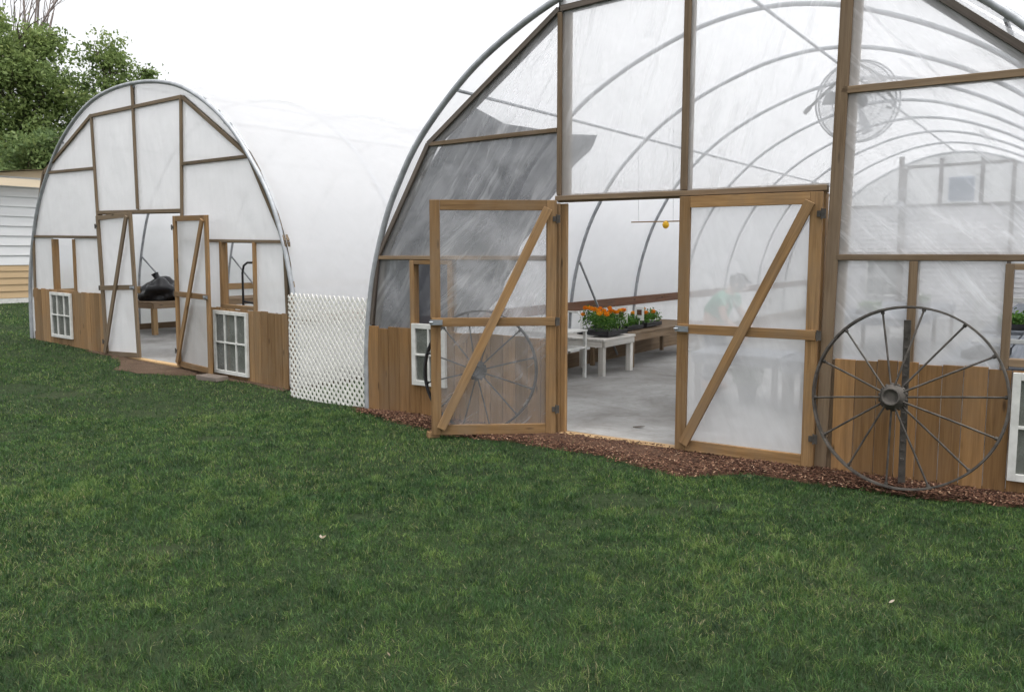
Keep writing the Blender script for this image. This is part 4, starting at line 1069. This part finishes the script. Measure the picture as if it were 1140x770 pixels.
def tree(name, x, y, z0, trunk_h, r0, clumps, label, mat, leaf=.17, per=520, seed=1, group='trees behind the shed', limbs=True):
    rg = random.Random(seed); root = empty(name, (x, y, z0)); tag(root, label, 'tree', group)
    mb = MB()
    n = 9; tr = [(.25 * noise.noise(Vector((seed, i * .5, 0))), .25 * noise.noise(Vector((seed, 5, i * .5))), trunk_h * i / (n - 1)) for i in range(n)]
    mb.tube(tr, [r0 * (1 - .72 * i / (n - 1)) * (1.35 if i == 0 else 1) for i in range(n)], 10)
    for (cx_, cy_, cz_, rx_, rz_) in clumps:
        i = min(n - 1, max(2, int(n * min(.95, (cz_ - rz_) / trunk_h)))); a = Vector(tr[i]); b = Vector((cx_, cy_, cz_))
        m = a.lerp(b, .5) + Vector((rg.uniform(-.2, .2), rg.uniform(-.2, .2), rg.uniform(.0, .3)))
        q = r0 * .32; mb.tube([a, m, b, b + (b - a).normalized() * rz_ * .5], [q, q * .7, q * .4, q * .1], 7)
        for k in range(4):
            d = Vector((rg.uniform(-1, 1), rg.uniform(-1, 1), rg.uniform(-.3, 1))).normalized(); e = b + Vector((d.x * rx_, d.y * rx_, d.z * rz_))
            mb.tube([m.lerp(b, rg.uniform(.3, 1)), (b + e) / 2 + Vector((0, 0, .1)), e], [q * .35, q * .22, q * .08], 5)
    mb.build('trunk', M['bark'], root)
    parts = []
    for (cx_, cy_, cz_, rx_, rz_) in clumps:
        nsub = int(10 + 9 * rx_)
        for k in range(nsub):
            d = RNG.standard_normal(3); d /= np.linalg.norm(d); rr = RNG.uniform(.35, 1.08)
            c = np.array([cx_, cy_, cz_]) + d * rr * np.array([rx_, rx_, rz_]); sc = RNG.uniform(.14, .32) * rx_
            t0 = RNG.uniform(0, .5); m = int(per * sc)
            parts.append(leafcloud(c, max(m, 20), (sc, sc, sc * .62), leaf, (t0, t0 + .5), .1))
    leafmesh('crown', parts, mat, root); return root
def tpos(px, D): return ((px - 570) / 962 * D, D)
fo, fd = M['foliage'], M['foliage_dark']
x, y = tpos(42, 36)
tree('broadleaf_tree', x, y, .3, 8.6, .34, [(-1.6, 0, 9.2, 1.7, 1.5), (.1, -.4, 9.9, 1.4, 1.1), (.1, -.2, 8.8, 1.6, 1.0), (-.3, -.6, 7.3, 1.7, 1.4), (1.2, -.3, 7.6, 1.2, 1.2), (-1.9, -.3, 6.2, 1.7, 1.2), (-2.9, .2, 7.6, 1.5, 1.5), (.9, -.5, 5.7, 1.3, 1.0), (-.4, -.7, 5.4, 1.4, .9), (-3.2, 0, 5.3, 1.3, 1.1)], 'tall bushy green tree behind the left end of the shed', fo, .09, 430, 3)
x, y = tpos(132, 38)
tree('broadleaf_tree', x, y, .3, 7.8, .26, [(-.4, 0, 9.8, 1.0, .8), (.1, 0, 9.0, 1.35, .95), (-1.1, 0, 8.0, 1.2, 1.1), (1.2, .1, 8.5, .8, .6), (.8, -.2, 7.7, 1.1, 1.0), (.0, -.4, 6.7, 1.4, 1.1), (1.5, .1, 6.6, 1.0, .7), (-.9, -.2, 5.6, 1.4, 1.1), (.9, -.2, 5.3, 1.4, 1.0), (2.6, .2, 6.7, .55, .32), (2.0, .1, 8.0, .5, .4), (1.75, .0, 8.9, .35, .4)], 'slimmer loose crowned tree rising behind the farther arched roof', fo, .085, 260, 5)
x, y = tpos(20, 31)
tree('undergrowth_tree', x, y, .3, 3.6, .18, [(-1.2, 0, 3.7, 1.4, 1.2), (.6, 0, 4.2, 1.4, 1.2), (1.9, .1, 3.6, 1.2, 1.1), (-2.6, .2, 4.1, 1.3, 1.2), (1.5, 0, 5.1, .9, .8)], 'low dark green tree right behind the shed roof', fd, .09, 520, 7)
x, y = tpos(92, 33)
tree('undergrowth_tree', x, y, .3, 3.8, .18, [(-.6, 0, 4.2, 1.2, 1.1), (.6, 0, 4.6, 1.1, 1.0), (-.1, -.2, 3.2, 1.3, 1.0), (1.5, 0, 3.9, 1.0, 1.0)], 'small dark tree filling the notch between shed and farther greenhouse', fd, .09, 520, 9)
x, y = tpos(66, 44); bt = empty('bare_tree', (x, y, .3)); tag(bt, 'leafless tree whose thin grey branches stick up above the leafy trees', 'tree', 'trees behind the shed')
mb = MB(); rg = random.Random(4)
def twig(p, d, L, r, lev):
    q = p + d * L * .5 + Vector((rg.uniform(-.06, .06), rg.uniform(-.06, .06), 0)) * L; e = q + (d + Vector((rg.uniform(-.2, .2), rg.uniform(-.2, .2), .12))).normalized() * L * .5
    mb.tube([p, q, e], [r, r * .75, r * .5], 6 if lev < 2 else 4, cap=False)
    if lev < 4:
        for k in range(3 if lev else 7):
            dd = (d + Vector((rg.uniform(-.6, .6), rg.uniform(-.5, .5), rg.uniform(.1, .5)))).normalized()
            twig(p.lerp(e, rg.uniform(.45, 1)), dd, L * rg.uniform(.42, .62), r * .48, lev + 1)
twig(Vector((0, 0, 0)), Vector((-.02, 0, 1)), 9.8, .20, 0)
mb.build('branches', M['twig'], bt)
p = wL(-6.4, 4.15)
tree('conifer_shrub', p.x, p.y, .2, 2.1, .06, [(0, 0, .6, .62, .5), (0, 0, 1.1, .52, .5), (0, 0, 1.6, .36, .45), (0, 0, 2.05, .20, .4), (0, 0, 2.4, .08, .2)], 'narrow conical evergreen seen faintly through the film of the farther greenhouse', fd, .05, 2600, 12, 'evergreens beside the farther greenhouse')

# ------------------------------------------------------------------ light, sky, camera
w = bpy.data.worlds.new('World'); S.world = w; w.use_nodes = True; nt = w.node_tree
bgd = nt.nodes['Background']; sky = nt.nodes.new('ShaderNodeTexSky'); sky.sky_type = 'NISHITA'; sky.sun_disc = False
EL, AZ = 76., 150.
sky.sun_elevation = R(EL); sky.sun_rotation = R(AZ); sky.air_density = 1.0; sky.dust_density = 4.0; sky.ozone_density = 1.0
hs = nt.nodes.new('ShaderNodeHueSaturation'); hs.inputs['Saturation'].default_value = .10
nt.links.new(sky.outputs[0], hs.inputs['Color']); nt.links.new(hs.outputs[0], bgd.inputs['Color']); bgd.inputs['Strength'].default_value = .15
sl = bpy.data.lights.new('sun', 'SUN'); sl.energy = .9; sl.angle = R(28); sl.color = (1, .965, .92)
so_ = link(bpy.data.objects.new('sun', sl)); dirv = Vector((math.sin(R(AZ)) * math.cos(R(EL)), math.cos(R(AZ)) * math.cos(R(EL)), math.sin(R(EL))))
so_.rotation_euler = dirv.to_track_quat('Z', 'Y').to_euler()
cam = bpy.data.cameras.new('camera'); cam.sensor_width = 36; cam.lens = 36 * 962 / 1140; cam.clip_end = 3000; cam.shift_y = 2 / 1140
cam_o = link(bpy.data.objects.new('camera', cam)); cam_o.location = (0, 0, 1.63); cam_o.rotation_euler = (PI / 2 - .1090, 0, 0); S.camera = cam_o
S.view_settings.view_transform = 'Standard'; S.view_settings.look = 'None'; S.view_settings.gamma = 1; S.view_settings.exposure = 1.05
S.render.engine = 'CYCLES'; c = S.cycles
c.use_denoising = True; c.denoiser = 'OPENIMAGEDENOISE'; c.max_bounces = 10; c.transparent_max_bounces = 40; c.diffuse_bounces = 5; c.glossy_bounces = 3; c.transmission_bounces = 6
c.use_adaptive_sampling = True; c.adaptive_threshold = .02; c.sample_clamp_indirect = 6
